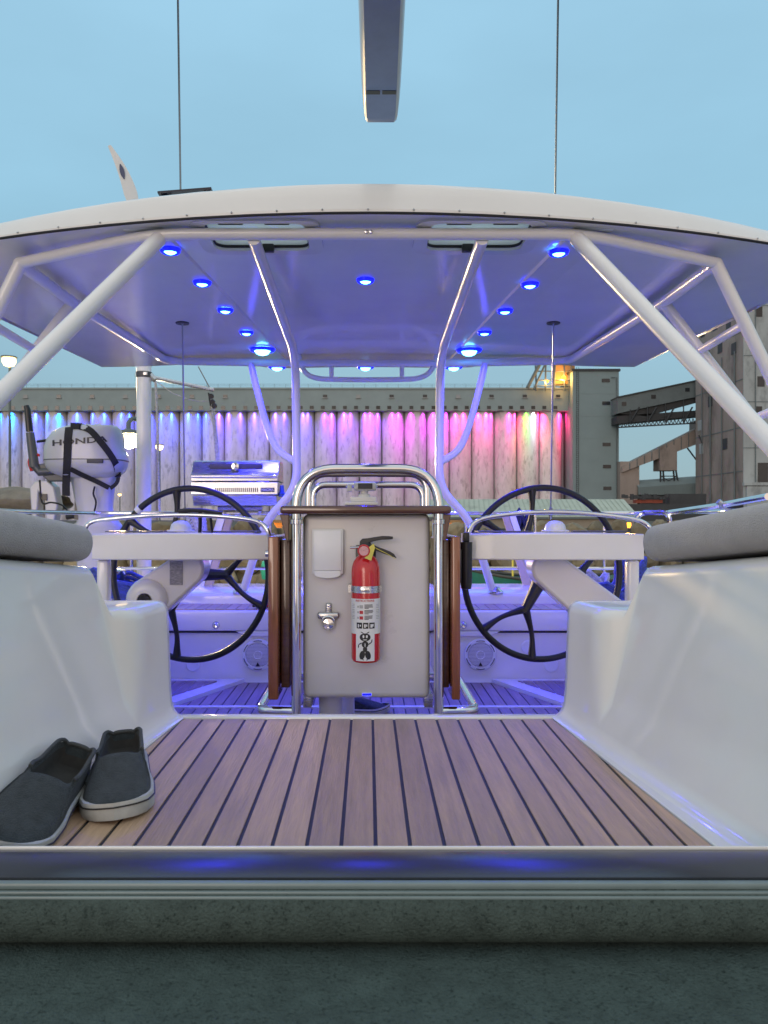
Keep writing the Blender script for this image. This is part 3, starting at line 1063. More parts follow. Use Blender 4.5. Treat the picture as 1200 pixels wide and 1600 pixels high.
# ---------------------------------------------------------------- white moulded coamings
def coaming(s, label):
    t = thing('moulded_coaming', label, 'coaming', 'moulded coamings beside the teak deck')

    def lean(d):
        q = min(1, max(0, (1.735 - d) / 0.05))
        return 0.035 + 0.195 * q * q * (3 - 2 * q)

    def top(d):
        a = min(1, max(0, (1.704 - d) / 0.020))
        a = a * a * (3 - 2 * a)
        return -0.207 + (-0.107 + 0.207 + (1.68 - d) * 0.11 if d < 1.68 else 0.1) * a

    rows = []
    ds = [1.079, 1.14, 1.2, 1.27, 1.34, 1.42, 1.5, 1.57, 1.62, 1.65, 1.675, 1.684, 1.687, 1.690, 1.694, 1.698, 1.701, 1.704, 1.71, 1.73, 1.78, 1.83, 1.87, 1.90, 1.92, 1.93]
    for d in ds:
        xb, ln, zt = base_x(d), lean(d), top(d)
        z0 = DZ + 0.002
        pts = []
        # cove at the foot
        for a in range(6):
            q = a / 5 * math.pi / 2
            pts.append((xb - 0.034 + 0.034 * math.sin(q) * 1.0, z0 + 0.045 * (1 - math.cos(q))))
        hw = zt - 0.028
        for a in range(1, 9):
            z = z0 + 0.045 + (hw - z0 - 0.045) * a / 8
            pts.append((xb + ln * (z - DZ) / 1.0, z))
        xw = pts[-1][0]
        for a in range(1, 8):
            q = a / 7 * math.pi / 2
            pts.append((xw + 0.026 * (1 - math.cos(q)) + 0.004 * a / 7, hw + 0.028 * math.sin(q)))
        for a in (0.1, 0.35, 0.8, 1.25):
            pts.append((xw + 0.030 + a, zt + 0.004 * a))
        e = 0.0
        if d > 1.915:
            e = 0.012 * ((d - 1.915) / 0.015) ** 2
        rows.append([(s * (p[0] + e), d, p[1] - (e * 1.0 if p[1] > -0.3 else 0)) for p in pts])
    # aft end wall down to the sole
    last = rows[-1]
    rows.append([(p[0] + s * 0.006, 1.936, min(p[2], -0.225) - 0.004) for p in last])
    rows.append([(p[0] + s * 0.01, 1.937, SZ - 0.02) for p in last])
    b = MB().grid(rows)
    fr = rows[0]
    b.add([(s * (base_x(1.079) - 0.034), 1.079, SZ)] + list(fr) + [(fr[-1][0], 1.079, SZ)], [list(range(len(fr) + 2))])
    b.build('moulding', 'gelcoat', t, smooth=60)
    return t


coaming(-1, 'glossy white moulded coaming with a step, behind the pair of shoes')
coaming(1, 'glossy white moulded coaming with a step, warm lit, under the concrete tower side')


def cushion(s, label):
    rows = []
    ds = [1.12, 1.2, 1.3, 1.4, 1.5, 1.58, 1.64, 1.67, 1.69, 1.702, 1.708]
    n = 28
    for i, d in enumerate(ds):
        dd = min(d, 1.67)
        xi = base_x(dd) + 0.23 * 0.4 - 0.012 - (0.004 if d < 1.6 else 0)
        zb = -0.100 + (1.68 - dd) * 0.11 + 0.002
        zt = zb + 0.081
        sh = 0.0
        if d > 1.67:
            sh = ((d - 1.67) / 0.04) ** 2 * 0.024
        zb += sh * 1.1
        zt -= sh
        xo = xi + 1.0
        rr = min(0.032, (zt - zb) / 2)
        ring = []
        for k in range(n):
            q = 2 * math.pi * k / n
            cxs = math.copysign(abs(math.cos(q)) ** 0.55, math.cos(q))
            szs = math.copysign(abs(math.sin(q)) ** 0.6, math.sin(q))
            hx = (xo - xi) / 2
            xc = (xo + xi) / 2
            xx = xc + hx * cxs
            if k != 0:
                pass
            bulge = 0.006 * math.sin(q) if math.sin(q) > 0 else 0
            ring.append((s * (xx + sh), d, (zt + zb) / 2 + (zt - zb) / 2 * szs + bulge))
        # tighter rounding on the inboard side
        pts = []
        for k in range(15):
            q = math.pi * (0.5 + k / 14)
            c_, s_ = math.cos(q), math.sin(q)
            pts.append((s * (xi + sh + 0.045 + 0.045 * math.copysign(abs(c_) ** 0.8, c_)), d, (zt + zb) / 2 + (zt - zb) / 2 * math.copysign(abs(s_) ** 0.8, s_)))
        pts.append((s * (xo - 0.04), d, zb))
        pts.append((s * xo, d, (zt + zb) / 2))
        pts.append((s * (xo - 0.04), d, zt + 0.012))
        pts.append((s * (xi + 0.5), d, zt + 0.012))
        pts.append((s * (xi + 0.2), d, zt + 0.010))
        rows.append(pts)
    b = MB().grid(rows, close=True)
    b.add(rows[-1], [list(range(len(rows[-1])))])
    o = b.build('seat_cushion', 'cushion', None, smooth=60)
    return tag(o, label, 'cushion', 'cushions on the coamings')


cushion(-1, 'grey canvas seat cushion on the coaming above the shoes')
cushion(1, 'grey canvas seat cushion on the coaming without shoes')

# ---------------------------------------------------------------- shoes
def shoe(label, loc, yaw, roll=0.0, pitch_=0.0, length=0.285, group=None, tall=1.0):
    t = thing('canvas_shoe', label, 'shoe', group)
    Ls = length
    N = 31

    def width(u):   # half width; u = 0 heel .. 1 toe
        pts = [(0, 0.012), (0.03, 0.026), (0.1, 0.034), (0.25, 0.037), (0.45, 0.041), (0.62, 0.049), (0.78, 0.050), (0.9, 0.041), (0.97, 0.025), (1, 0.010)]
        for (a, va), (b_, vb) in zip(pts, pts[1:]):
            if u <= b_:
                k = (u - a) / (b_ - a)
                return (va + (vb - va) * k) * 1.12
        return pts[-1][1] * 1.12

    us = [0, 0.006, 0.016, 0.030, 0.042, 0.052, 0.1, 0.16, 0.22, 0.28, 0.34, 0.39, 0.43, 0.46, 0.5, 0.55, 0.6, 0.66, 0.72, 0.78, 0.84, 0.89, 0.93, 0.96, 0.98, 0.992, 1.0]

    def hgt(u):
        pts = [(0, 0.062), (0.05, 0.076), (0.12, 0.078), (0.3, 0.068), (0.42, 0.075), (0.5, 0.079), (0.62, 0.066), (0.78, 0.050), (0.9, 0.040), (0.97, 0.030), (1, 0.020)]
        for (a, va), (b_, vb) in zip(pts, pts[1:]):
            if u <= b_:
                k = (u - a) / (b_ - a)
                return (va + (vb - va) * k) * (1 + (tall - 1) * max(0, 1 - u / 0.75))
        return 0.02

    S0 = 0.028
    up, lin = [], []
    for u in us:
        y = u * Ls
        w, h = width(u), hgt(u)
        closed = min(1, max(0, (u - 0.41) / 0.06))
        row, inner = [], []
        for k in range(N):
            a = math.pi * k / (N - 1)
            c_, s_ = math.cos(a), math.sin(a)
            cx = math.copysign(abs(c_) ** 0.75, c_) * w
            zz = S0 - 0.004 + (h - S0) * abs(s_) ** (0.7 if u > 0.05 else 0.28)
            # open collar: outside wall up to the rim, then down inside to the insole
            e = abs(2 * k / (N - 1) - 1)          # 1 at the edges, 0 in the middle
            if e > 0.45:
                q = (1 - e) / 0.55
                ox = math.copysign(w * (1 - 0.13 * q * q), c_)
                oz = S0 - 0.004 + (h - S0) * q
            else:
                q = e / 0.45
                ox = math.copysign(w * (0.80 - 0.05 * (1 - q)) * min(1, q * 1.25 + 0.02), c_)
                oz = S0 + 0.004 + (h - S0 - 0.004) * max(0, (q - 0.72) / 0.28) ** 0.8
            heel = min(1, max(0, (0.048 - u) / 0.012))
            closed_ = max(closed, heel)
            x = ox + (cx - ox) * closed_
            z = oz + (zz - oz) * closed_
            row.append((x, y, z))
        up.append(row)
    b = MB().use('canvas')
    n = N
    vs_ = [p for r in up for p in r]
    for i in range(len(us) - 1):
        for k in range(N - 1):
            e = abs(2 * (k + 0.5) / (N - 1) - 1)
            inside = e < 0.43 and 0.035 < us[i] < 0.42
            b.use('lining' if inside else 'canvas')
            if i == 0 and k == 0:
                b.add(vs_, [])
            b.f.append([i * n + k, i * n + k + 1, (i + 1) * n + k + 1, (i + 1) * n + k])
            b.mi.append(b.cur)
    b.build('upper', None, t, smooth=70, subsurf=1)
    # vamp edge seam and the side elastic
    b = MB()
    rim = []
    for k in range(8, N - 8):
        rim.append(Vector(up[12][k]) + Vector((0, 0, 0.001)))
    b.tube(rim, 0.0018, n=6)
    for s in (0, 1):
        seam = []
        for i in range(11, 18):
            k = 7 - (i - 11) // 2 if s == 0 else N - 8 + (i - 11) // 2
            seam.append(Vector(up[i][k]) + Vector((0.001 * (1 if s == 0 else -1), 0, 0.0006)))
        b.tube(seam, 0.0014, n=5)
    b.build('seam', 'canvas', t)
    b = MB()
    rim = [Vector(up[i][8]) for i in range(12, 4, -1)] + [Vector(up[3][k]) for k in range(9, 22, 2)] + [Vector(up[i][N - 9]) for i in range(5, 13)]
    b.tube(spline(rim, 3), 0.0036, n=8)
    b.build('collar', 'shoetrim', t)
    # rubber sole
    outline = [(width(u) + 0.005, u * Ls) for u in us]
    loop = [(-w, y) for w, y in outline] + [(w, y) for w, y in outline[::-1]]
    loop = [(0, -0.006)] + loop[:]
    loop.insert(len(us) + 1, (0, Ls + 0.006))
    rows = []
    for z, g in ((0.0, 0.94), (0.003, 1.0), (0.026, 1.0), (0.029, 0.97), (0.0285, 0.8)):
        rows.append([(x * g, Ls / 2 + (y - Ls / 2) * (0.985 + 0.015 * g), z + 0.012 * max(0, (y / Ls - 0.7) / 0.3) ** 2) for x, y in loop])
    b = MB().grid(rows, close=True)
    b.add(rows[0], [list(range(len(loop)))])
    b.build('sole', 'rubber', t, smooth=40)
    b = MB()
    b.tube([(x * 1.012, Ls / 2 + (y - Ls / 2) * 1.003, 0.021 + 0.012 * max(0, (y / Ls - 0.7) / 0.3) ** 2) for x, y in loop], 0.0015, n=5, closed=True)
    b.build('stripe', 'ink', t)
    t.location = loc
    t.rotation_euler = (pitch_, roll, yaw)
    return t


# toe points along local +y; yaw turns it towards the camera
shoe('dark canvas slip-on shoe lying nearest the sill, its opening in view', (-0.548, 1.405, DZ + 0.016), R(180 + 2), R(-19), R(-3), 0.305, 'pair of slip-on shoes on the teak deck', 1.12)
shoe('dark canvas slip-on shoe standing behind the other, white toe towards the viewer', (-0.482, 1.528, DZ + 0.012), R(180 + 14), R(3), R(-3.5), 0.285, 'pair of slip-on shoes on the teak deck')
shoe('black shoe with a white sole on the sole planks under the cockpit table', (-0.19, 3.36, SZ), R(-90), 0, 0, 0.28)

# ================================================================== COCKPIT TABLE
pt = thing('cockpit_table', 'cockpit table with pale panel, chrome hoops and folded mahogany leaves', 'table')
dP = 2.6
a, c = P(473, 801, dP), P(672, 1092, dP)
b = MB().box(a.x, c.x, dP, dP + 0.26, c.z, a.z - 0.004, bev=0.022, seg=4)
b.build('panel', 'panel', pt, smooth=40)
for nm, pl, pr, ytop, dd, rr, fr in (('hoop', 463, 685.5, 732.5, 2.565, 0.0165, 0.135), ('hoop', 482, 667, 740, 2.70, 0.0125, 0.12), ('hoop', 489, 661, 757.5, 2.86, 0.0125, 0.12)):
    l0, r0_ = (pl - CX) / F * dd, (pr - CX) / F * dd
    zt = (CY - ytop) / F * dd
    low = SZ if nm and dd < 2.6 else 0.01
    path = fillet([(l0, dd, low), (l0, dd, zt), (r0_, dd, zt), (r0_, dd, low)], fr, 12)
    MB().tube(path, rr, n=18).build(nm, 'steel', pt)
    if dd < 2.6:
        for xx in (l0, r0_):
            MB().lathe([(rr * 1.9, 0), (rr * 1.9, 0.008), (rr * 1.25, 0.02), (rr * 1.2, 0.03)], (xx, dd, SZ + 0.0005), n=18).build('base_flange', 'steel', pt)
            # collar where the hoop passes the table top
            MB().lathe([(rr * 1.05, -0.012), (rr * 1.35, -0.01), (rr * 1.35, 0.004), (rr * 1.05, 0.006)], (xx, dd, -0.012), n=18).build('collar', 'steel', pt)
a, c = P(437, 790, 2.53), P(705.5, 803, 2.53)
MB().box(a.x, c.x, 2.53, 2.98, c.z, a.z, bev=0.010, seg=3).build('table_top', 'varnish_dark', pt, smooth=40)
for s, pa, pb in ((-1, 437, 452), (1, 705, 692)):
    b = MB()
    b.prism([P(pa, 803.5, 2.56), P(pb, 803.5, 2.56), P(pb + s * 1, 846, 2.56), P(pb - s * -5, 846, 2.56)], (0, 0.4, 0))
    b.build('bracket', 'varnish_dark', pt, smooth=0, bevel=0.003)
for s, xa, xb in ((-1, 418.5, 434.5), (1, 706, 719.5)):
    a, c = P(xa, 838, 2.55), P(xb, 1094, 2.55)
    MB().box(a.x, c.x, 2.55, 2.98, c.z, a.z, bev=0.006, seg=3).build('leaf', 'varnish', pt, smooth=40)
    e = 0.028 * s
    xi0, xi1 = sorted(((a.x if s > 0 else c.x) - e * 0.15, (a.x if s > 0 else c.x) - e * 1.25))
    MB().box(xi0, xi1, 2.60, 2.99, c.z + 0.03, a.z - 0.012, bev=0.004).build('inner_leaf', 'varnish_dark', pt, smooth=40)
    # chrome foot rail
    x0 = s * 0.243
    path = fillet([(x0, 2.57, -0.652), (s * 0.365, 2.585, -0.652), (s * 0.365, 3.12, -0.652), (s * 0.22, 3.14, -0.652)], 0.05, 8)
    MB().tube(path, 0.0165, n=16).build('foot_rail', 'steel', pt)
MB().lathe([(0.043, SZ + 0.001), (0.043, -0.60)], (-0.135, 2.78, 0), n=24).build('pedestal', 'plastic', pt)
MB().lathe([(0.024, SZ + 0.001), (0.024, -0.60)], (-0.075, 2.90, 0), n=20).build('pipe', 'plastic', pt)
for xx in (-0.21, 0.21):
    MB().box(xx - 0.015, xx + 0.015, 2.66, 2.78, -0.66, -0.612, bev=0.003).build('bracket_foot', 'dullsteel', pt)
b = MB().use('plastic').box(-0.022, 0.014, 2.592, 2.5995, -0.605, -0.592, bev=0.002)
b.use('led_ring').box(-0.019, 0.011, 2.5905, 2.5918, -0.602, -0.595)
b.build('foot_light', None, pt)
lamp('foot_glow', 'SPOT', (-0.004, 2.585, -0.604), 0.10, (0.03, 0.06, 1), pt, 0.01, (0, 0.6, -1), 150, 1.0)

# white instrument on the table top, seen through the hoops
im = thing('instrument_mount', 'white instrument on a small stand seen through the chrome hoops', 'instrument')
q_ = P(569, 787, 2.80)
b = MB().box(q_.x - 0.07, q_.x + 0.05, 2.76, 2.86, 0.0425, 0.056, bev=0.004)
b.box(q_.x - 0.05, q_.x + 0.045, 2.77, 2.84, 0.0562, 0.074, bev=0.004)
b.build('base', 'plastic', im)
MB().lathe([(0.022, 0.0742), (0.022, 0.082), (0.014, 0.086), (0.014, 0.098)], (q_.x, 2.80, 0), n=20).build('stem', 'plastic', im)
MB().box(q_.x - 0.038, q_.x + 0.045, 2.775, 2.835, 0.096, 0.128, bev=0.009, seg=3).build('housing', 'plastic', im, smooth=50)
MB().box(q_.x - 0.022, q_.x + 0.030, 2.7725, 2.7745, 0.102, 0.122).build('screen', 'darkgrey', im, smooth=0)
MB().box(q_.x - 0.062, q_.x - 0.044, 2.78, 2.82, 0.092, 0.120, bev=0.004).build('side_knob', 'plastic', im)

# extinguisher
fe = thing('fire_extinguisher', 'red fire extinguisher with a black ant sticker strapped to the table panel', 'fire extinguisher')
ec = P(571.5, 950, 2.545)
ex, ey, er = ec.x, 2.546, 0.0478


def ez(py):
    return (CY - py) / F * 2.53


prof = [(0.001, ez(1034)), (er * 0.86, ez(1034)), (er * 0.96, ez(1032)), (er, ez(1028)), (er, ez(895)), (er * 0.97, ez(887)), (er * 0.86, ez(878)), (er * 0.66, ez(871)),
        (er * 0.42, ez(867)), (er * 0.38, ez(862)), (er * 0.36, ez(852)), (0.001, ez(852))]
MB().lathe(prof, (ex, ey, 0), n=48).build('cylinder', 'red', fe, smooth=40)


def wrap(pxa, pxb, pya, pyb, off, m, name, parent, n=10):
    """A patch of printed film on the cylinder, between two pixel columns and rows."""
    k = F / 2.50
    def ang(px):
        return math.asin(max(-0.999, min(0.999, ((px - 571.5) / k) / er)))
    a0, a1 = ang(pxa), ang(pxb)
    rows = []
    for z in (ez(pya), ez(pyb)):
        rows.append([(ex + (er + off) * math.sin(a0 + (a1 - a0) * i / n), ey - (er + off) * math.cos(a0 + (a1 - a0) * i / n), z) for i in range(n + 1)])
    return MB().grid(rows).build(name, m, parent)


lab = wrap(548.5, 594.5, 934.5, 989, 0.0005, 'label', 'label', fe, 20)
wrap(556.5, 585, 988.5, 1030.5, 0.0007, 'label', 'sticker', fe)
# headline and print
def wrap_text(s, px, py, size, m, name, parent, bold=0.0, off=0.0010):
    vs_, fs = text_mesh(s, size, bold)
    k = F / 2.50
    q = MB()
    out = []
    for v in vs_:
        a = (((px - 571.5) / k) + v.x) / er
        out.append((ex + (er + off) * math.sin(a), ey - (er + off) * math.cos(a), ez(py) + v.y))
    q.add(out, fs)
    return q.build(name, m, parent, smooth=0)


wrap_text('INSTRUCTIONS', 570, 937.5, 0.0092, 'redink', 'heading', lab, 0.0002)
for r_ in range(3):
    y0 = 943 + r_ * 8.6
    for j in range(4):
        wrap(569.5, 583 - (j * 2.3 if j == 3 else random.uniform(0, 1.5)), y0 + j * 1.75, y0 + j * 1.75 + 0.95, 0.0009, 'ink', 'print_line', lab, 4)
    wrap(562.0, 567.5, y0 + 1.0, y0 + 6.0, 0.0009, 'redink' if r_ else 'greyink', 'pictogram', lab, 4)
    wrap(558.5, 561, y0 + 2.0, y0 + 5.0, 0.0009, 'greyink', 'pictogram', lab, 3)
    for j in range(3):
        wrap(550.8, 554.5, y0 + j * 2.4, y0 + j * 2.4 + 0.8, 0.0009, 'greyink', 'print_line', lab, 3)
        wrap(587.5, 592, y0 + j * 2.4, y0 + j * 2.4 + 0.8, 0.0009, 'greyink', 'print_line', lab, 3)
for j, x0 in enumerate((557.6, 567.3, 576.9)):
    sq = wrap(x0, x0 + 8.3, 971, 980.2, 0.0009, 'ink', 'class_square', lab, 4)
    wrap(x0 + 1.6, x0 + 3.2 + j, 973, 978.8, 0.0013, 'label', 'mark', sq, 3) if False else wrap(x0 + 1.8, x0 + 3.6 + 0.7 * j, 973.4, 978.6, 0.0013, 'label', 'class_mark', lab, 3)
    wrap(x0 + 4.9, x0 + 6.6, 974.2 - j * 0.5, 977.0, 0.0013, 'label', 'class_mark', lab, 3)
# the ant on the sticker
def wrap_blob(cx, cy_, rx, ry, m, parent, off=0.0012, rot=0.0):
    k = F / 2.50
    n, m = 18, 4
    rings = []
    for g in range(m + 1):
        ring_ = []
        for i in range(n):
            q = 2 * math.pi * i / n
            x, y = rx * math.cos(q) * g / m, ry * math.sin(q) * g / m
            xx = cx + x * math.cos(rot) - y * math.sin(rot)
            yy = cy_ + x * math.sin(rot) + y * math.cos(rot)
            a = ((xx - 571.5) / k) / er
            ring_.append((ex + (er + off) * math.sin(a), ey - (er + off) * math.cos(a), ez(yy)))
        rings.append(ring_)
    parent.grid(rings, close=True)


ant = MB()
for cx, cy_, rx, ry, ro in ((570.5, 993.5, 8.6, 6.2, 0), (570.5, 1004.5, 5.2, 5.4, 0), (570.5, 1012.0, 3.4, 4.2, 0), (566.0, 1021.0, 4.3, 7.0, 0.25), (575.0, 1021.0, 4.3, 7.0, -0.25),
                           (566.0, 986.3, 2.8, 0.7, 0.5), (575.0, 986.3, 2.8, 0.7, -0.5), (563.0, 1003.5, 3.2, 0.9, -0.5), (560.0, 1007.5, 0.9, 2.8, 0.1), (578.0, 1003.0, 3.2, 0.9, -0.6), (581.0, 999.5, 0.9, 2.8, 0.2),
                           (566.8, 1027.0, 0.8, 2.6, -0.6), (574.2, 1027.0, 0.8, 2.6, 0.6)):
    wrap_blob(cx, cy_, rx, ry, 'ink', ant, rot=ro)
ant.build('ant_emblem', 'ink', fe, smooth=0)
eye = MB()
for cx in (568.0, 573.2):
    wrap_blob(cx, 992.3, 1.4, 2.4, None, eye, off=0.0016)
wrap_blob(570.5, 997.3, 3.2, 0.6, None, eye, off=0.0016)
wrap_blob(570.5, 1005.5, 0.6, 3.2, None, eye, off=0.0016)
eye.build('ant_eyes', 'label', fe, smooth=0)
# strap and bracket
b = MB()
b.lathe([(er + 0.0006, ez(925.5)), (er + 0.0022, ez(925.5)), (er + 0.0022, ez(915)), (er + 0.0006, ez(915))], (ex, ey, 0), n=48)
b.box(ex - er - 0.010, ex - er + 0.004, ey - 0.012, dP - 0.001, ez(926.5), ez(914))
b.box(ex + er - 0.004, ex + er + 0.004, ey, dP - 0.001, ez(925.5), ez(915))
b.build('strap', 'dullsteel', fe)
b = MB().box(ex - 0.017, ex + 0.013, ey - er - 0.0075, ey - er - 0.001, ez(924), ez(916), bev=0.002)
b.box(ex - 0.010, ex + 0.006, ey - er - 0.010, ey - er - 0.007, ez(922.5), ez(917.5), bev=0.001)
b.build('buckle', 'steel', fe)
MB().box(ex - 0.034, ex + 0.034, dP - 0.016, dP - 0.0005, ez(1000), ez(853), bev=0.003).build('bracket', 'blackplastic', fe)
g = P(568.5, 860.5, 2.50)
MB().lathe([(0.001, 0.0), (0.019, 0.0), (0.0205, -0.003), (0.0205, -0.010), (0.018, -0.0125), (0.016, -0.0115)], (g.x, 2.505, g.z), axis=(0, 1, 0), n=28).build('gauge', 'red', fe)
MB().lathe([(0.001, -0.0118), (0.0155, -0.0118)], (g.x, 2.505, g.z), axis=(0, 1, 0), n=24).build('gauge_face', mat('gauge dial', (0.62, 0.32, 0.33), 0.4, var=0.2, vscale=90), fe)
MB().lathe([(0.019, ez(862)), (0.019, ez(851)), (0.016, ez(848)), (0.001, ez(848))], (ex, ey, 0), n=20).build('valve', 'blackplastic', fe)


def blade_bar(pts, wid, thk, name, m, parent):
    """A flat bent lever: pts in x-z at the extinguisher axis, wid in y."""
    rows = []
    for i, (px, py, t) in enumerate(pts):
        c_ = P(px, py, 2.53)
        w = wid * (1.0 if i < len(pts) - 1 else 0.8)
        rows.append([(c_.x, ey - w, c_.z + t), (c_.x, ey + w, c_.z + t), (c_.x, ey + w, c_.z - t), (c_.x, ey - w, c_.z - t)])
    q = MB().grid(rows, close=True)
    q.add(rows[0], [[0, 1, 2, 3]])
    q.add(rows[-1], [[0, 1, 2, 3]])
    return q.build(name, m, parent, smooth=50, bevel=0.002)


blade_bar([(562, 851, 0.010), (566, 847, 0.011), (575, 845, 0.008), (585, 842.5, 0.0065), (597, 840.5, 0.006), (608, 840.5, 0.0055), (614, 840.5, 0.004)], 0.013, 0.01, 'carry_handle', 'blackplastic', fe)
blade_bar([(578, 853, 0.006), (586, 856.5, 0.007), (598, 861, 0.0075), (610, 865.5, 0.007), (616, 868.5, 0.005), (619.5, 872, 0.0015)], 0.011, 0.01, 'lever', 'blackplastic', fe)
MB().tube([P(547, 855.5, 2.515), P(566, 855, 2.52)], 0.004, n=10).build('nozzle', 'steel', fe)
b = MB().prism([P(574, 857, 2.495), P(584, 849, 2.495), P(586, 856, 2.495), P(580, 876, 2.495), P(570, 872, 2.495)], (0, 0.0012, 0))
b.build('inspection_tag', 'yellow', fe, smooth=0)
MB().tube(spline([P(580, 852, 2.50), P(590, 858, 2.505), P(606, 866, 2.51), P(618, 873.5, 2.515)], 5), 0.0011, n=6).build('pin_cord', 'yellow', fe)

# white holder and the bottle opener
hb = thing('plastic_holder', 'blank white plastic box fixed to the panel beside the extinguisher', 'box')
a, c = P(487.5, 826.5, 2.57), P(536, 897, 2.57)
MB().box(a.x, c.x, 2.572, 2.5995, c.z, a.z, bev=0.003).build('box_body', 'plastic', hb)
MB().box(a.x + 0.006, c.x - 0.006, 2.566, 2.5718, c.z + 0.012, a.z - 0.004, bev=0.002).build('front_cover', 'plastic', hb)
b = MB()
pts = [(a.x + 0.008 + (c.x - a.x - 0.016) * i / 10, 2.567, c.z - 0.004 - 0.010 * math.sin(math.pi * i / 10) ** 0.6) for i in range(11)]
b.prism([(a.x + 0.008, 2.567, c.z + 0.0115)] + pts + [(c.x - 0.008, 2.567, c.z + 0.0115)], (0, 0.025, 0))
b.build('lower_lip', 'plastic', hb, smooth=30, bevel=0.0015)
bo = thing('bottle_opener', 'small chrome wall bottle opener below the white holder', 'bottle opener')
o_ = P(513, 965, 2.58)
b = MB().box(o_.x - 0.010, o_.x + 0.010, 2.588, 2.5995, o_.z + 0.01, o_.z + 0.048, bev=0.006, seg=3)
MB.box(b, o_.x - 0.037, o_.x + 0.037, 2.578, 2.5995, o_.z - 0.006, o_.z + 0.018, bev=0.008, seg=3)
b.build('backplate', 'dullsteel', bo)
MB().lathe([(0.001, -0.020), (0.018, -0.018), (0.0235, -0.010), (0.0235, 0)], (o_.x, 2.599, o_.z - 0.022), axis=(0, 1, 0), n=24).build('cap_catcher', 'steel', bo)
b = MB().tube([(o_.x + 0.019 * math.cos(q), 2.574, o_.z - 0.008 + 0.012 * math.sin(q)) for q in [math.pi * k / 12 for k in range(13)]], 0.004, n=8)
b.build('tooth_arch', 'steel', bo)
for z in (0.038, -0.036):
    MB().lathe([(0.001, -0.0222), (0.004, -0.0215), (0.004, -0.012)], (o_.x, 2.600 if z < 0 else 2.608, o_.z + z), axis=(0, 1, 0), n=10).build('screw', 'steel', bo)

# dark winch handle pocket beside the right leaf
wp = thing('winch_handle_pocket', 'black winch handle pocket hanging beside the right table leaf', 'holder')
a = P(728.5, 884, 2.75)
MB().lathe([(0.001, -0.085), (0.018, -0.082), (0.021, -0.06), (0.022, 0.075), (0.0225, 0.085), (0.018, 0.085), (0.017, 0.05)], a, n=20).build('pocket', 'blackplastic', wp)
MB().box(a.x - 0.012, a.x + 0.010, 2.735, 2.765, a.z + 0.0855, a.z + 0.12, bev=0.004).build('handle_head', 'black', wp)
MB().box(a.x - 0.026, a.x - 0.0185, 2.73, 2.77, a.z - 0.06, a.z + 0.06, bev=0.003).build('mount', 'blackplastic', wp)

# ================================================================== STEERING WHEELS
def wheel(px, py, s, label):
    t = thing('steering_wheel', label, 'steering wheel', 'pair of steering wheels')
    RW = 0.368
    pts = [(RW * math.cos(2 * math.pi * k / 96), 0, RW * math.sin(2 * math.pi * k / 96)) for k in range(96)]
    MB().tube(pts, 0.0138, n=12, closed=True).build('rim', 'black', t)
    for base_a in (0, 120, 240):
        b = MB()
        q = R(base_a)
        dirv = Vector((math.cos(q), 0, math.sin(q)))
        fork = dirv * (RW * 0.52)
        b.tube([dirv * 0.02, dirv * 0.08, fork * 0.85, fork], 0.02, n=10, radii=[0.035, 0.028, 0.021, 0.020])
        for da in (-21, 21):
            q2 = R(base_a + da)
            end = Vector((math.cos(q2), 0, math.sin(q2))) * (RW - 0.004)
            out = Vector((math.cos(q2), 0, math.sin(q2)))
            mid = fork.lerp(end, 0.45) + (out - dirv) * 0.06
            path = spline([fork * 0.90, mid, end], 8)
            b.tube(path, 0.012, n=10, radii=[0.019 - 0.0085 * math.sin(math.pi * min(1, k / (len(path) - 1) * 1.0)) if True else 0.01 for k in range(len(path))])
        b.build('spoke', 'black', t)
    MB().lathe([(0.001, -0.03), (0.035, -0.03), (0.05, -0.015), (0.05, 0.02), (0.03, 0.035), (0.03, 0.10)], (0, 0, 0), axis=(0, -1, 0), n=24).build('hub', 'black', t)
    if s < 0:
        q = R(131)
        c_ = Vector((math.cos(q), 0, math.sin(q))) * RW
        tg = Vector((-math.sin(q), 0, math.cos(q)))
        MB().tube([c_ - tg * 0.011, c_ + tg * 0.011], 0.0172, n=14).build('marker_wrap', 'plastic', t)
    t.location = P(px, py, 3.3)
    t.rotation_euler = (0, 0, R(15 * s))
    return t


wheel(295, 897, -1, 'black three-spoked steering wheel in front of the barbecue and white mast')
wheel(850, 896, 1, 'black three-spoked steering wheel in front of the green roofed warehouse')

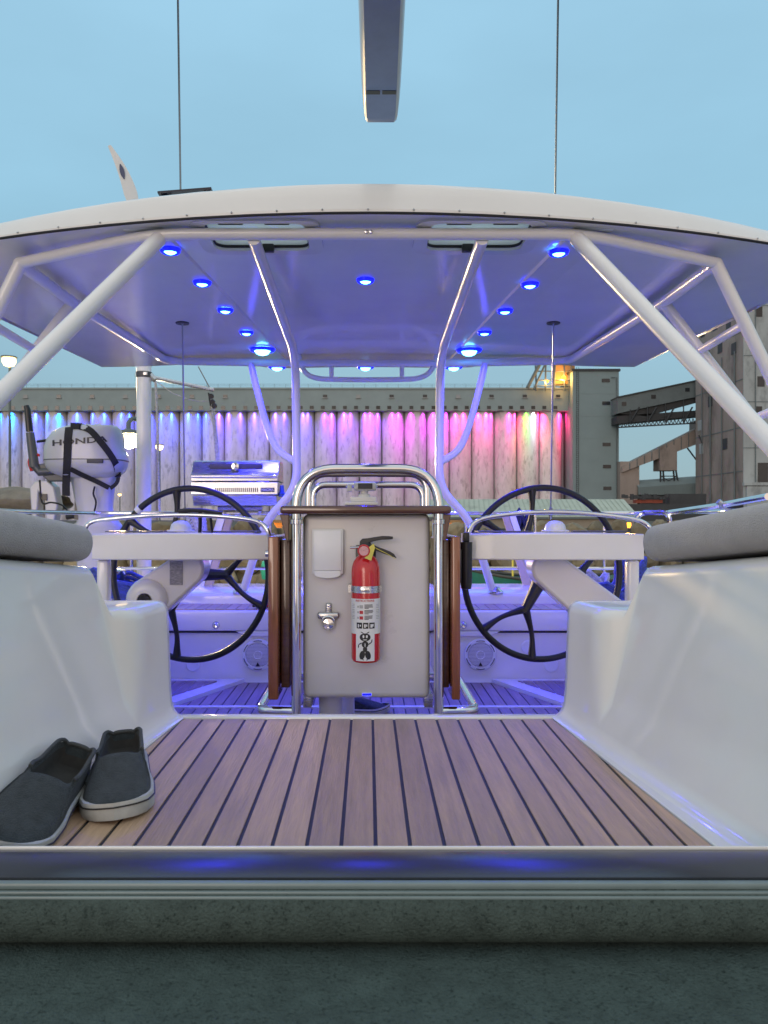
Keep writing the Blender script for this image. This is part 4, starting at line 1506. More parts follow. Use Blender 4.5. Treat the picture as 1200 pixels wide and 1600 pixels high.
# ================================================================== HELM CONSOLES
def console(s, label):
    t = thing('helm_console', label, 'console', 'helm consoles')
    x0, x1 = 0.372, 1.042
    # beam, slightly bowed in plan
    rows = []
    n = 14
    for k in range(n + 1):
        u = k / n
        x = x0 + (x1 - x0) * u
        bow = 0.035 * (1 - (2 * u - 1) ** 2)
        y = 2.9 - bow
        zt, zb = -0.064 + 0.006 * (1 - (2 * u - 1) ** 2), -0.161
        rows.append([(s * x, y, zb), (s * x, y, zt - 0.008), (s * x, y + 0.004, zt), (s * x, y + 0.17, zt), (s * x, y + 0.175, zb)])
    b = MB().grid(rows, close=True)
    b.add(rows[0], [[0, 1, 2, 3, 4]])
    b.add(rows[-1], [[0, 1, 2, 3, 4]])
    b.build('beam', 'gelcoat', t, smooth=25, bevel=0.005)
    b = MB().box(*sorted((s * 0.42, s * 0.63)), 2.92, 3.03, -0.0575, -0.0535)
    b.box(*sorted((s * 0.78, s * 1.0)), 2.92, 3.03, -0.0575, -0.0535)
    b.build('instrument_cover', 'darkgrey', t)
    MB().box(*sorted((s * 0.992, s * 1.038)), 2.93, 2.98, -0.62, -0.163, bev=0.012, seg=3).build('post', 'gelcoat', t, smooth=50)
    # leaning arm that carries the wheel
    A, B = Vector((s * 0.715, 0, -0.205)), (Vector((-0.868, 0, -0.325)) if s < 0 else Vector((0.955, 0, -0.40)))
    ra, rb = 0.070, 0.085
    d_ = (B - A).normalized()
    nrm = Vector((-d_.z, 0, d_.x))
    outl = []
    a_n = math.atan2(nrm.z, nrm.x)
    for k in range(13):
        q = a_n + math.pi * k / 12
        outl.append(A + Vector((math.cos(q), 0, math.sin(q))) * ra)
    for k in range(13):
        q = a_n + math.pi + math.pi * k / 12
        outl.append(B + Vector((math.cos(q), 0, math.sin(q))) * rb)
    b = MB().prism([(p.x, 3.02, p.z) for p in outl], (0, 0.13, 0))
    b.build('arm', 'gelcoat', t, smooth=40, bevel=0.012)
    if s < 0:
      MB().lathe([(0.082, 0.0), (0.078, -0.02), (0.066, -0.034), (0.050, -0.040), (0.030, -0.040)], (B.x, 3.019, B.z), axis=(0, 1, 0), n=32).build('arm_cap', 'gelcoat', t, smooth=50)
    if s < 0:
      MB().lathe([(0.001, -0.0395), (0.024, -0.041), (0.026, -0.038)], (B.x + s * 0.002, 3.0185, B.z), axis=(0, 1, 0), n=24).build('cap_plug', 'blackplastic', t)
    MB().box(*sorted((s * (0.86), s * 0.99)), 3.03, 3.14, -0.62, -0.34, bev=0.02).build('arm_foot', 'gelcoat', t, smooth=50)
    cen = P(282 if s < 0 else 868, 833, 2.95)
    MB().lathe([(0.052, 0.0), (0.052, 0.004), (0.041, 0.006), (0.040, 0.014), (0.036, 0.026), (0.026, 0.036), (0.012, 0.041), (0.001, 0.042)], (cen.x, 2.955, -0.0545), n=28).build('compass', 'plastic', t, smooth=60)
    # grab rail
    if s < 0:
        px = [(421, 862), (421, 838), (412, 821), (390, 812), (340, 806.5), (284, 804.5), (225, 806.5), (165, 811.5), (143, 816), (134, 826), (132, 842)]
    else:
        px = [(730, 862), (730, 838), (739, 819), (760, 809), (812, 802), (868, 800), (925, 803), (985, 810), (1008, 818), (1017, 829), (1020, 846)]
    path = spline([P(x, y, 2.86 + (0.05 if i in (0, 10) else 0)) for i, (x, y) in enumerate(px)], 5)
    MB().tube(path, 0.0088, n=12).build('grab_rail', 'steel', t)
    MB().tube([P(415 if s < 0 else 736, 865, 2.865), P(424 if s < 0 else 727, 865, 2.865)], 0.012, n=12).build('rail_fitting', 'steel', t)
    if s < 0:
        b = MB().tube(spline([P(279, 799.5, 2.86), P(292, 797.5, 2.86), P(318, 798, 2.86), P(338, 801, 2.86), P(347, 802, 2.86)], 4), 0.0085, n=10)
        b.tube([P(313, 799, 2.86), P(312, 845, 2.9)], 0.007, n=8)
        b.tube([P(328, 800, 2.86), P(333, 845, 2.9)], 0.005, n=8)
        b.build('throttle_lever', 'blackplastic', t)
        a, c = P(265, 877, 3.015), P(285, 914, 3.015)
        MB().box(a.x, c.x, 3.0165, 3.0195, c.z, a.z).build('notice', mat('faded notice', (0.28, 0.28, 0.31), 0.5, var=0.5, vscale=90, stretch=(1, 1, 3)), t, smooth=0)
    return t


console(-1, 'white helm console with a black throttle lever, below the outboard motor and barbecue')
console(1, 'white helm console with an empty grab rail, under the concrete tower')

# ================================================================== STERN BENCH
sb = MB().use('gelcoat')
yb = 4.0
sb.box(-1.75, 1.75, yb + 0.02, 4.95, SZ - 0.05, -0.60)                         # lower face
sb.box(-1.75, 1.75, yb, 4.29, -0.595, -0.487, bev=0.012, seg=3)                 # seat lid with overhang
sb.box(-1.75, 1.75, 4.292, 4.93, -0.598, -0.425, bev=0.02, seg=3)
# angled panels low on both sides of the bench face
sb = tag(sb.build('stern_bench', None, smooth=40), 'white stern bench with teak seat and two round speakers, washed blue', 'bench', kind='structure')
planks(sb, 0.0535, 0.005, -1.6, 1.6, 4.018, 4.275, -0.4825, 0.004, 'teak', phase=0.0)
MB().box(-1.75, 1.75, yb + 0.008, yb + 0.0195, -0.604, -0.598).build('lid_shadow_gap', 'rubberseal', sb, smooth=0)
for s in (-1, 1):
    # moulded thumb recess under the lid
    xc = s * 0.52
    b = MB().prism([(xc - 0.17, yb + 0.004, -0.5955), (xc + 0.17, yb + 0.004, -0.5955), (xc + 0.12, yb + 0.004, -0.622), (xc - 0.12, yb + 0.004, -0.622)], (0, 0.016, 0))
    b.build('lid_lip', 'gelcoat', sb, smooth=0, bevel=0.004)
    lx = P(337 if s < 0 else 724, 977, 3.995)
    b = MB().lathe([(0.001, -0.010), (0.010, -0.012), (0.019, -0.004), (0.0205, 0.0)], (lx.x, yb - 0.0005, lx.z), axis=(0, 1, 0), n=22)
    b.build('latch', 'steel', sb)
    for (px, py, rr) in (((826, 1012, 0.036), (862, 1040, 0.04)) if s > 0 else ((300, 1040, 0.036),)):
        c_ = P(px, py, yb)
        MB().lathe([(0.001, -0.006), (rr * 0.85, -0.007), (rr, -0.003), (rr, 0.0)], (c_.x, yb + 0.0195, c_.z), axis=(0, 1, 0), n=24).build('access_cap', 'plastic', sb)


def speaker(px, py, label):
    t = thing('speaker', label, 'speaker', 'round speakers in the stern bench')
    c_ = P(px, py, yb)
    y = yb + 0.0195
    MB().lathe([(0.064, -0.010), (0.068, -0.014), (0.080, -0.012), (0.084, -0.004), (0.084, 0)], (c_.x, y, c_.z), axis=(0, 1, 0), n=36).build('ring', 'plastic', t)
    MB().lathe([(0.001, -0.012), (0.03, -0.0115), (0.064, -0.008)], (c_.x, y, c_.z), axis=(0, 1, 0), n=36).build('grille', 'speaker', t)
    b = MB()
    for k in range(-8, 9):
        z = k * 0.0072
        w = math.sqrt(max(0.0, 0.062 ** 2 - z * z))
        b.box(c_.x - w, c_.x + w, y - 0.0142, y - 0.0124, c_.z + z - 0.0018, c_.z + z + 0.0018)
    b.build('grille_bars', 'plastic', t, smooth=0)
    MB().tube([(c_.x + 0.021 * math.cos(2 * math.pi * k / 24), y - 0.0145, c_.z + 0.021 * math.sin(2 * math.pi * k / 24)) for k in range(24)], 0.003, n=6, closed=True).build('centre_ring', 'plastic', t)
    q = MB().prism([(c_.x - 0.011, y - 0.0165, c_.z - 0.057), (c_.x + 0.011, y - 0.0165, c_.z - 0.057), (c_.x, y - 0.0165, c_.z - 0.036)], (0, 0.002, 0))
    q.build('emblem', 'ink', t, smooth=0)
    for k in range(6):
        a = R(k * 60 + 30)
        a0, a1 = a - R(17), a + R(17)
        arc = [(c_.x + 0.0745 * math.cos(a0 + (a1 - a0) * j / 6), y - 0.0135, c_.z + 0.0745 * math.sin(a0 + (a1 - a0) * j / 6)) for j in range(7)]
        MB().tube(arc, 0.0022, n=5).build('slot', 'ink', t)
    return t


speaker(402.5, 1024, 'round white speaker beside the left folded table leaf, in front of the barbecue wheel')
speaker(751, 1024, 'round white speaker beside the black winch handle pocket')

# small black cleat and red thing on the seat
ck = MB().box(*[v for ab in zip(P(394, 949, 4.05), P(407, 942, 4.08)) for v in sorted(ab)], bev=0.004).build('cushion_buckle', 'blackplastic')
tag(ck, 'small black clip resting on the teak stern seat by the left table leaf', 'clip')
rc = P(424, 944, 4.12)
b = MB().lathe([(0.001, 0), (0.03, 0.002), (0.034, 0.02), (0.032, 0.055), (0.02, 0.062), (0.001, 0.062)], (rc.x, 4.13, -0.4825), n=18)
tag(b.build('red_cup', 'red'), 'red cup on the teak stern seat behind the left table leaf', 'cup')

# ================================================================== HARDTOP
def zu(x):
    return 1.035 - 0.022 * x * x


def dn(x):
    return 2.6 + 0.078 * x * x


HX0, HX1, HY0, HY1 = 0.215, 0.585, 2.665, 2.945
ht = thing('hardtop', 'white moulded hardtop over the cockpit with two hatches', 'roof')
xs = sorted(set([-1.8, -1.7, -1.5, -1.35, -1.2, -1.05, -0.9, -0.75, -HX1, -0.4, -HX0, -0.1, 0, 0.1, HX0, 0.4, HX1, 0.75, 0.9, 1.05, 1.2, 1.35, 1.5, 1.7, 1.8]))
ts = [0.0, None, None, 0.25, 0.4, 0.55, 0.7, 0.82, 0.9, 0.95, 0.98, 1.0]


def far_y(x):
    ax = abs(x)
    if ax < 0.72:
        return 5.30
    if ax < 0.86:
        return 5.30 - (ax - 0.72) / 0.14 * 0.27
    return 5.03 - 0.10 * max(0, (ax - 1.3) / 0.5) ** 2


def taper(x, y):
    return x * (1 - 0.06 * max(0, (y - 3.6) / 1.6))


def edges_for(x):
    y0, y1 = dn(x), far_y(x)
    ys = [y0, HY0 + max(0, y0 - 2.628), HY1 + max(0, y0 - 2.628)]
    rest = [ys[2] + (y1 - ys[2]) * q for q in (0.1, 0.22, 0.36, 0.5, 0.65, 0.8, 0.9, 0.96, 1.0)]
    return ys + rest


def tz(x, y):
    """Outer skin above the underside."""
    ax = abs(x)
    th = 0.115 - 0.0244 * ax * ax
    k = min(1, max(0, (y - dn(x)) / 0.05))
    far = min(1, max(0, (far_y(x) - y) / 0.12))
    return zu(x) + th * min(1, (0.08 + 0.92 * math.sin(k * math.pi / 2))) * (0.25 + 0.75 * far)


b = MB()
und, topg = [], []
for x in xs:
    ys = edges_for(x)
    und.append([(taper(x, y), y, zu(x)) for y in ys])
    # extra rows near the front edge so that the fascia rounds over
    yt = [ys[0], ys[0] + 0.006, ys[0] + 0.016, ys[0] + 0.030, ys[0] + 0.05] + [y for y in ys[1:] if y > ys[0] + 0.055]
    yt = yt[:5] + [HY0 + max(0, ys[0] - 2.628) + 0.0] + ys[2:]
    topg.append([(taper(x, y), y, tz(x, y)) for y in sorted(yt)])


def holed(b, rows, ka, kb):
    n = len(rows[0])
    fs = []
    for i in range(len(rows) - 1):
        xa, xb = xs[i], xs[i + 1]
        hole_x = (xa >= HX0 - 1e-6 and xb <= HX1 + 1e-6) or (xa >= -HX1 - 1e-6 and xb <= -HX0 + 1e-6)
        for k in range(n - 1):
            if hole_x and ka <= k < kb:
                continue
            fs.append([i * n + k, i * n + k + 1, (i + 1) * n + k + 1, (i + 1) * n + k])
    b.add([p for r in rows for p in r], fs)


b.use('headliner')
holed(b, und, 1, 2)
b.use('gelcoat')
kt = 5
holed(b, topg, kt, kt + 1)
# rim at sides and far edge
b.grid([[r[0] for r in und], [r[0] for r in topg]])
b.grid([[r[-1] for r in und], [r[-1] for r in topg]])
side = []
for rr_u, rr_t in ((und[0], topg[0]), (und[-1], topg[-1])):
    top_pts = [p for p in rr_t]
    poly = [Vector(p) for p in rr_u] + [Vector(p) for p in top_pts[::-1]]
    b.add(poly, [list(range(len(poly)))])
shell = b.build('shell', None, ht, smooth=35)
# hole linings
b = MB()
for s in (-1, 1):
    xa, xb = (HX0, HX1) if s > 0 else (-HX1, -HX0)
    for x in (xa, xb):
        ys = edges_for(x)
        b.add([(x, ys[1], zu(x)), (x, ys[2], zu(x)), (x, ys[2], tz(x, ys[2])), (x, ys[1], tz(x, ys[1]))], [[0, 1, 2, 3]])
    for k in (1, 2):
        ya, yb_ = edges_for(xa)[k], edges_for(xb)[k]
        b.add([(xa, ya, zu(xa)), (xb, yb_, zu(xb)), (xb, yb_, tz(xb, yb_)), (xa, ya, tz(xa, ya))], [[0, 1, 2, 3]])
b.build('hatch_lining', 'gelcoat', ht, smooth=0)
# seal with studs along the front edge
seal = [(x, dn(x) + 0.004, zu(x) - 0.004) for x in [-1.79 + 3.58 * k / 60 for k in range(61)]]
MB().tube(seal, 0.0045, n=6).build('edge_seal', 'rubberseal', ht)
b = MB()
for k in range(-11, 12):
    x = k * 0.155
    b.lathe([(0.001, 0.003), (0.0035, 0.0015), (0.004, -0.002)], (x, dn(x) - 0.001, zu(x) + 0.007), axis=(0, -1, 0), n=10)
b.build('stud', 'dullsteel', ht)
# raised light channels on the headliner
for s in (-1, 1):
    path = [(s * 0.80, 2.72), (s * 0.715, 3.6), (s * 0.60, 5.0)]
    rows = []
    for (x, y) in path:
        z = zu(x)
        if not rows:
            rows.append([(x - 0.075, y - 0.01, z + 0.004), (x - 0.066, y - 0.01, z + 0.004), (x + 0.066, y - 0.01, z + 0.004), (x + 0.075, y - 0.01, z + 0.004)])
        rows.append([(x - 0.075, y, z + 0.003), (x - 0.066, y, z - 0.007), (x + 0.066, y, z - 0.007), (x + 0.075, y, z + 0.003)])
    b = MB().grid(rows)
    b.build('light_channel', 'headliner', ht, smooth=20)
for s in (-1, 1):
    h = MB()
    xa, xb = (HX0, HX1) if s > 0 else (-HX1, -HX0)
    y0, y1 = HY0, HY1 + 0.0
    o1 = fillet([((xa + xb) / 2, y0 - 0.012, 0), (xa - 0.045, y0 - 0.012, 0), (xa - 0.045, y1 + 0.05, 0), (xb + 0.045, y1 + 0.05, 0), (xb + 0.045, y0 - 0.012, 0), ((xa + xb) / 2, y0 - 0.012, 0)], 0.07, 8)[:-1]
    i1 = fillet([((xa + xb) / 2, y0 + 0.006, 0), (xa + 0.006, y0 + 0.006, 0), (xa + 0.006, y1 - 0.004, 0), (xb - 0.006, y1 - 0.004, 0), (xb - 0.006, y0 + 0.006, 0), ((xa + xb) / 2, y0 + 0.006, 0)], 0.05, 8)[:-1]
    zr = zu((xa + xb) / 2)
    rows = []
    for loop, z in ((o1, zr + 0.006), (o1, zr - 0.008), (i1, zr - 0.011), (i1, zr + 0.09)):
        rows.append([(p.x, p.y, z) for p in loop])
    rows.append(rows[0])
    fr = h.grid(rows, close=True).build('hatch', 'headliner', ht, smooth=30)
    MB().box(xa + 0.008, xb - 0.008, y0 + 0.008, y1 - 0.006, zr + 0.010, zr + 0.018).build('pane', 'acrylic', fr, smooth=0)
    MB().tube([(p.x, p.y, zr + 0.005) for p in i1], 0.006, n=6, closed=True).build('gasket', 'rubberseal', fr)
    for q in (0.28, 0.72):
        xx = xa + (xb - xa) * q
        MB().box(xx - 0.045, xx + 0.045, y0 + 0.010, y0 + 0.026, zr - 0.010, zr + 0.008, bev=0.005).build('handle', 'blackplastic', fr)
    xx = (xa + xb) / 2 + 0.02 * (-s)
    MB().box(xx - 0.022, xx + 0.022, y1 - 0.030, y1 - 0.006, zr - 0.022, zr + 0.008, bev=0.004).build('latch', 'blackplastic', fr)

# solar panel on top
sp = thing('solar_panel', 'thin dark solar panel raised on short feet above the hardtop near the backstay', 'solar panel')
qa, qb = P(246, 301.5, 2.92), P(330, 295, 2.92)
MB().prism([qa, qb, qb + Vector((0, 0.14, -0.006)), qa + Vector((0, 0.14, -0.006))], (0, 0, 0.007)).build('cell_sheet', 'solar', sp, smooth=0)
for q in (qa, qb):
    for dy in (0.03, 0.11):
        xx = q.x + (0.02 if q is qa else -0.02)
        MB().box(xx - 0.012, xx + 0.012, q.y + dy - 0.012, q.y + dy + 0.012, tz(xx, q.y + dy) - 0.004, q.z - 0.006).build('foot', 'dullsteel', sp, smooth=0)

# ---------------------------------------------------------------- tube frame
fm = thing('support_frame', 'white tubular frame carrying the hardtop, with splayed legs and posts', 'frame')
TR = 0.0235
zb_ = 0.999
beam = fillet([(-1.30, 2.86, 0.945), (-0.755, 2.71, zb_), (0.755, 2.71, zb_), (1.30, 2.86, 0.945)], 0.12, 8)
MB().tube(beam, 0.0205, n=16).build('crossbeam', 'whitepaint', fm)
MB().lathe([(0.001, -0.008), (0.006, -0.007), (0.007, 0)], (-0.006, 2.71 - 0.0195, zb_), axis=(0, 1, 0), n=10).build('stud', 'dullsteel', fm)
MB().lathe([(0.001, -0.008), (0.006, -0.007), (0.007, 0)], (0.010, 2.71 - 0.0195, zb_), axis=(0, 1, 0), n=10).build('stud', 'dullsteel', fm)
for s in (-1, 1):
    # long diagonal strut coming down beside the seats
    dA = P(240 if s < 0 else 906, 378 if s < 0 else 376, 2.67)
    top = Vector((s * 0.745, 2.70, 0.968))
    low = Vector((s * 1.02, 2.07, 0.30)) if s < 0 else Vector((s * 1.045, 2.03, 0.215))
    ext = low + (low - top) * 0.75
    MB().tube([top + (top - low) * 0.02, ext], 0.0272, n=18).build('strut', 'whitepaint', fm)
    # side rail and aft crossing
    rail = fillet([(s * 1.30, 2.86, 0.945), (s * 1.30, 3.4, 0.945), (s * 1.25, 4.78, 0.972), (s * 0.39, 4.86, 0.972)], 0.10, 8)
    MB().tube(rail, TR, n=14).build('side_rail', 'whitepaint', fm)
    # two legs and rungs outboard
    aft0, aft1 = Vector((s * 1.295, 2.86, 0.945)), Vector((s * 1.535, 2.90, 0.50))
    fo0, fo1 = Vector((s * 1.30, 3.38, 0.945)), Vector((s * 1.66, 3.28, 0.40))
    MB().tube([aft0, aft1, aft1 + (aft1 - aft0) * 2.0], TR, n=14).build('leg', 'whitepaint', fm)
    MB().tube([fo0, fo1, fo1 + (fo1 - fo0) * 1.6], TR, n=14).build('leg', 'whitepaint', fm)
    for z in (0.725, 0.42, 0.10):
        ta, tf = (0.945 - z) / (0.945 - 0.50), (0.945 - z) / (0.945 - 0.40)
        MB().tube([aft0.lerp(aft1, ta), fo0.lerp(fo1, tf)], 0.0175, n=12).build('rung', 'whitepaint', fm)
    # longitudinal tube that bends down into a post, and the leg below it
    path = fillet([(s * 0.405, 2.72, 0.985), (s * 0.392, 4.0, 0.885), (s * 0.392, 4.17, 0.80), (s * 0.388, 4.19, 0.16), (s * 0.57, 4.24, -0.03), (s * 0.72, 4.33, -0.47)], 0.10, 8)
    MB().tube(path, 0.0225, n=16).build('post', 'whitepaint', fm)
    br = [P(575 + s * 183, 568, 4.45), P(575 + s * 172, 615, 4.42), P(575 + s * 158, 665, 4.36), P(575 + s * 141, 703, 4.27), P(575 + s * 112, 723, 4.19)]
    MB().tube(spline(br, 6), 0.0195, n=14).build('brace', 'whitepaint', fm)
    MB().lathe([(0.045, 0), (0.045, 0.008), (0.03, 0.02), (0.024, 0.03)], (s * 0.717, 4.32, -0.4245), n=18).build('leg_foot', 'steel', fm)
hr = spline([P(466, 553, 4.86), P(474, 578, 4.86), P(492, 590, 4.86), P(530, 593, 4.86), P(620, 593, 4.86), P(656, 590, 4.86), P(674, 578, 4.86), P(683, 553, 4.86)], 6)
MB().tube(hr, 0.0165, n=12).build('handrail', 'whitepaint', fm)
for px in (518, 628):
    MB().tube([P(px, 569, 4.86), P(px, 592, 4.86)], 0.015, n=10).build('handrail_stub', 'whitepaint', fm)
MB().tube([(-0.40, 4.86, 0.972), (0.40, 4.86, 0.972)], TR * 0.9, n=14).build('rear_crossbeam', 'whitepaint', fm)

# ---------------------------------------------------------------- blue downlights
led_px = [(266, 390, 'nearest the hatch in the downlight row on the outboard motor side'), (316, 441, 'second from the hatch in the row on the outboard motor side'),
          (352, 484, 'third from the hatch in the row on the outboard motor side'), (385, 519, 'fourth from the hatch in the row on the outboard motor side'),
          (410, 546, 'double bright one above the barbecue post'), (433, 573, 'last of the row, just behind the barbecue post'),
          (873, 393, 'nearest the hatch in the downlight row on the concrete tower side'), (828, 444, 'second from the hatch in the row on the concrete tower side'),
          (789, 485, 'third from the hatch in the row on the concrete tower side'), (757, 519, 'fourth from the hatch in the row on the concrete tower side'),
          (733, 547, 'double bright one at the post before the warehouse'), (709, 573, 'last of the row, just behind the warehouse side post'),
          (571, 437, 'alone in the middle of the hardtop ceiling'), (571, 573, 'at the far middle edge above the curved handrail')]
for px, py, lab in led_px:
    t = thing('downlight', 'blue downlight ' + lab, 'downlight', 'blue downlights in the hardtop')
    x = (px - CX) / F * 3.5
    for _ in range(6):
        z = zu(x) - (0.010 if abs(px - 571) > 50 else 0.001)
        d = z * F / (CY - py)
        x = (px - CX) / F * d
    c_ = Vector((x, d, z))
    big = py in (546, 547)
    k = 1.1 if d < 4.4 else 1.7
    if big:
        k = 2.2
    MB().lathe([(0.020 * k, -0.0095), (0.027 * k, -0.014), (0.0330 * k, -0.010), (0.036 * k, 0.002)], c_, n=24).build('bezel', 'led_ring', t)  # rim emits blue itself, standing in for the glow round the lens
    MB().lathe([(0.001, -0.017 * k), (0.009 * k, -0.0157 * k), (0.016 * k, -0.0125 * k), (0.0225 * k, -0.0085)], c_, n=20).build('lens', 'led_core', t)
    lamp('blue_light', 'SPOT', c_ + Vector((0, 0, -0.035 * k)), (68.0 if big else 3.5 if d < 3.2 else 18.0 if d < 4 else 30.0), (0.03, 0.024, 1.0), t, 0.02, (0, 0, -1), 140, 0.8)

# ================================================================== BOOM AND BACKSTAYS
bm_t = thing('boom', 'grey sailboat boom end hanging over the hardtop', 'boom')
rows = []
zlow = 1.545
for y, k, h in ((0.9, 1, 0.27), (2.0, 1, 0.27), (2.62, 1, 0.265), (2.82, 0.99, 0.245), (2.92, 0.97, 0.21), (2.975, 0.93, 0.165), (3.005, 0.88, 0.12), (3.022, 0.80, 0.08)):
    xc = 0.043 + (y - 2.37) * 0.012
    hw = 0.0745 * k
    fb_ = 0.056 * min(1, k + 0.03)
    zz = zlow + (2.99 - y) * 0.02 + (0.012 if k < 0.85 else 0)
    sec = [(-fb_, 0.0), (fb_, 0.0), (fb_ + 0.010, 0.010), (hw * 0.98, 0.05), (hw, h * 0.5), (hw * 0.9, h * 0.8), (hw * 0.55, h), (-hw * 0.55, h), (-hw * 0.9, h * 0.8), (-hw, h * 0.5), (-hw * 0.98, 0.05), (-fb_ - 0.010, 0.010)]
    rows.append([(xc + px_, y, zz + pz_) for px_, pz_ in sec])
b = MB()
n = len(rows[0])
b.use('boom')
vsum = [p for r in rows for p in r]
b.add(vsum, [])
for i in range(len(rows) - 1):
    for k in range(n):
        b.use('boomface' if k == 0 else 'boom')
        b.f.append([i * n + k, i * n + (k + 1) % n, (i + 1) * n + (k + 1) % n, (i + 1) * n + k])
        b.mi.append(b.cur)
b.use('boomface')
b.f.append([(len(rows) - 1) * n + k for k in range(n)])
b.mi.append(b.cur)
b.build('spar', None, bm_t, smooth=38)
b = MB()
for xa, xb in ((-0.055, -0.004), (0.004, 0.055)):
    y = 2.80
    xc = 0.048
    zz = zlow + (2.99 - y) * 0.02
    b.box(xc + xa, xc + xb, y - 0.012, y + 0.012, zz - 0.0015, zz + 0.01)
b.build('slot', 'ink', bm_t, smooth=0)

for s, pts, lab in ((-1, ((289, 800, 4.9), (278, 0, 3.05)), 'thin wire backstay passing down beside the barbecue'), (1, ((860.5, 800, 4.9), (872, 0, 3.05)), 'thin wire backstay passing down across the pink lit silos')):
    t = thing('backstay', lab, 'backstay', 'pair of backstays')
    A, B = P(*pts[0]), P(*pts[1])
    up = A + (B - A) * 2.2
    dn_ = A + (A - B) * 0.10
    MB().tube([dn_, up], 0.0043, n=8).build('wire', 'wire', t)
    # plate where it passes the headliner
    k = (0.985 + 0.03 - A.z) / (B.z - A.z)
    for _ in range(4):
        q = A + (B - A) * k
        k = (zu(q.x) - 0.003 - A.z) / (B.z - A.z)
    q = A + (B - A) * k
    MB().lathe([(0.008, -0.004), (0.034, -0.004), (0.036, 0.002)], q, n=20).build('deck_plate', 'darkgrey', t)
    MB().tube([A - (B - A) * 0.02, A + (B - A) * 0.012], 0.011, n=10).build('turnbuckle', 'dullsteel', t)

# ================================================================== STERN GEAR
# white mast with hoist arm and wind generator
ms = thing('wind_generator_mast', 'white stern mast carrying a wind generator blade and a hoist arm', 'mast')
dm = 5.42
mx = (225 - CX) / F * dm
mr_ = 11.3 / F * dm
MB().lathe([(mr_, -0.6), (mr_, 2.02), (mr_ * 0.8, 2.05), (0.001, 2.06)], (mx, dm, 0), n=24).build('pole', 'whitepaint', ms)
z = (CY - 584) / F * dm
MB().lathe([(mr_ + 0.001, z - 0.03), (mr_ + 0.005, z - 0.028), (mr_ + 0.005, z + 0.01), (mr_ + 0.001, z + 0.012)], (mx, dm, 0), n=24).build('collar', 'darkgrey', ms)
MB().box(mx + 0.01, mx + 0.04, dm - mr_ - 0.009, dm - mr_ + 0.004, z - 0.02, z + 0.004, bev=0.002).build('clamp', 'dullsteel', ms)
b = MB().tube([P(236, 589, dm), P(288, 600, dm), P(334, 609, dm)], 0.0135, n=10)
b.tube([P(235, 586, dm), P(243, 594, dm)], 0.022, n=8)
b.build('hoist_arm', 'dullsteel', ms)
hub = Vector((mx - 0.02, dm, 2.14))
MB().lathe([(0.001, -0.14), (0.05, -0.12), (0.07, 0.0), (0.06, 0.10), (0.03, 0.2), (0.001, 0.22)], hub, axis=(0, 1, 0), n=20).build('nacelle', 'blade', ms)
tip = P(172, 227, dm - 0.16)
base = hub + Vector((0.0, -0.15, 0.0))
ax = (tip - base)
Lb = ax.length
ax.normalize()
sd_ = Vector((ax.z, 0, -ax.x))
blade_mesh = None
for ang in (0, 120, 240):
    a3 = Matrix.Rotation(R(ang), 3, 'Y') @ ax
    s3 = Matrix.Rotation(R(ang), 3, 'Y') @ sd_
    rows = []
    for k in range(11):
        u = k / 10
        ch = 0.043 * (1.15 - 0.9 * u ** 1.6) * (0.7 + 0.3 * min(1, u * 6))
        c_ = base + a3 * (Lb * u) + s3 * (0.018 * math.sin(u * math.pi) - 0.005)
        tw = R(28 - 20 * u)
        w3 = s3 * math.cos(tw) + Vector((0, 1, 0)) * math.sin(tw)
        n3 = a3.cross(w3).normalized()
        rows.append([c_ - w3 * ch, c_ + n3 * 0.007, c_ + w3 * ch, c_ - n3 * 0.007])
    b = MB().grid(rows, close=True)
    bl = b.build('blade', 'blade', ms, smooth=70)
    q0, q1 = base + a3 * (Lb * 0.42) + s3 * 0.004, base + a3 * (Lb * 0.66) + s3 * 0.016
    b = MB()
    rr = []
    for k in range(9):
        u = k / 8
        c_ = q0.lerp(q1, u) + Vector((0, -0.013, 0))
        w = 0.016 * math.sin(math.pi * (0.06 + 0.88 * u))
        rr.append([c_ - s3 * w - a3 * 0, c_ + s3 * w])
    b.grid(rr).build('blade_marking', 'bluedark', bl)

tk = thing('hoist_tackle', 'block and rope tackle hanging from the hoist arm over the barbecue', 'tackle')
b = MB()
for px, py in ((330, 619), (332, 628), (335, 634)):
    b.lathe([(0.001, -0.012), (0.018, -0.012), (0.02, 0), (0.018, 0.012), (0.001, 0.012)], P(px, py, dm), axis=(0, 1, 0.2), n=14)
b.tube([P(326, 614, dm), P(329, 634, dm)], 0.006, n=6)
b.build('block', 'blackplastic', tk)
MB().tube([P(310, 573, dm), P(331, 612, dm)], 0.0045, n=6).build('pendant', 'wire', tk)
b = MB()
for o in (0, 3.2, 6):
    b.tube(spline([P(331 + o * 0.5, 636, dm), P(335 + o * 0.6, 680, dm), P(338 + o * 0.7, 722, dm), P(341 + o * 0.6, 790, dm)], 5), 0.0065, n=6)
b.tube(spline([P(246, 597, dm), P(270, 614, dm), P(300, 625, dm), P(326, 627, dm)], 5), 0.004, n=6)
b.build('rope', 'rope_white', tk)
rp = MB().tube(spline([P(243, 596, dm), P(246, 660, dm), P(247, 720, dm), P(249, 806, dm)], 6), 0.009, n=8)
tag(rp.build('hanging_rope', 'rope_white'), 'white rope hanging straight down beside the white mast', 'rope')

# outboard motor
ob = thing('outboard_motor', 'silver outboard motor with black straps clamped on the stern rail', 'outboard motor')
dO_ = 5.0


def mo(px, py):
    return P(px, py, dO_)


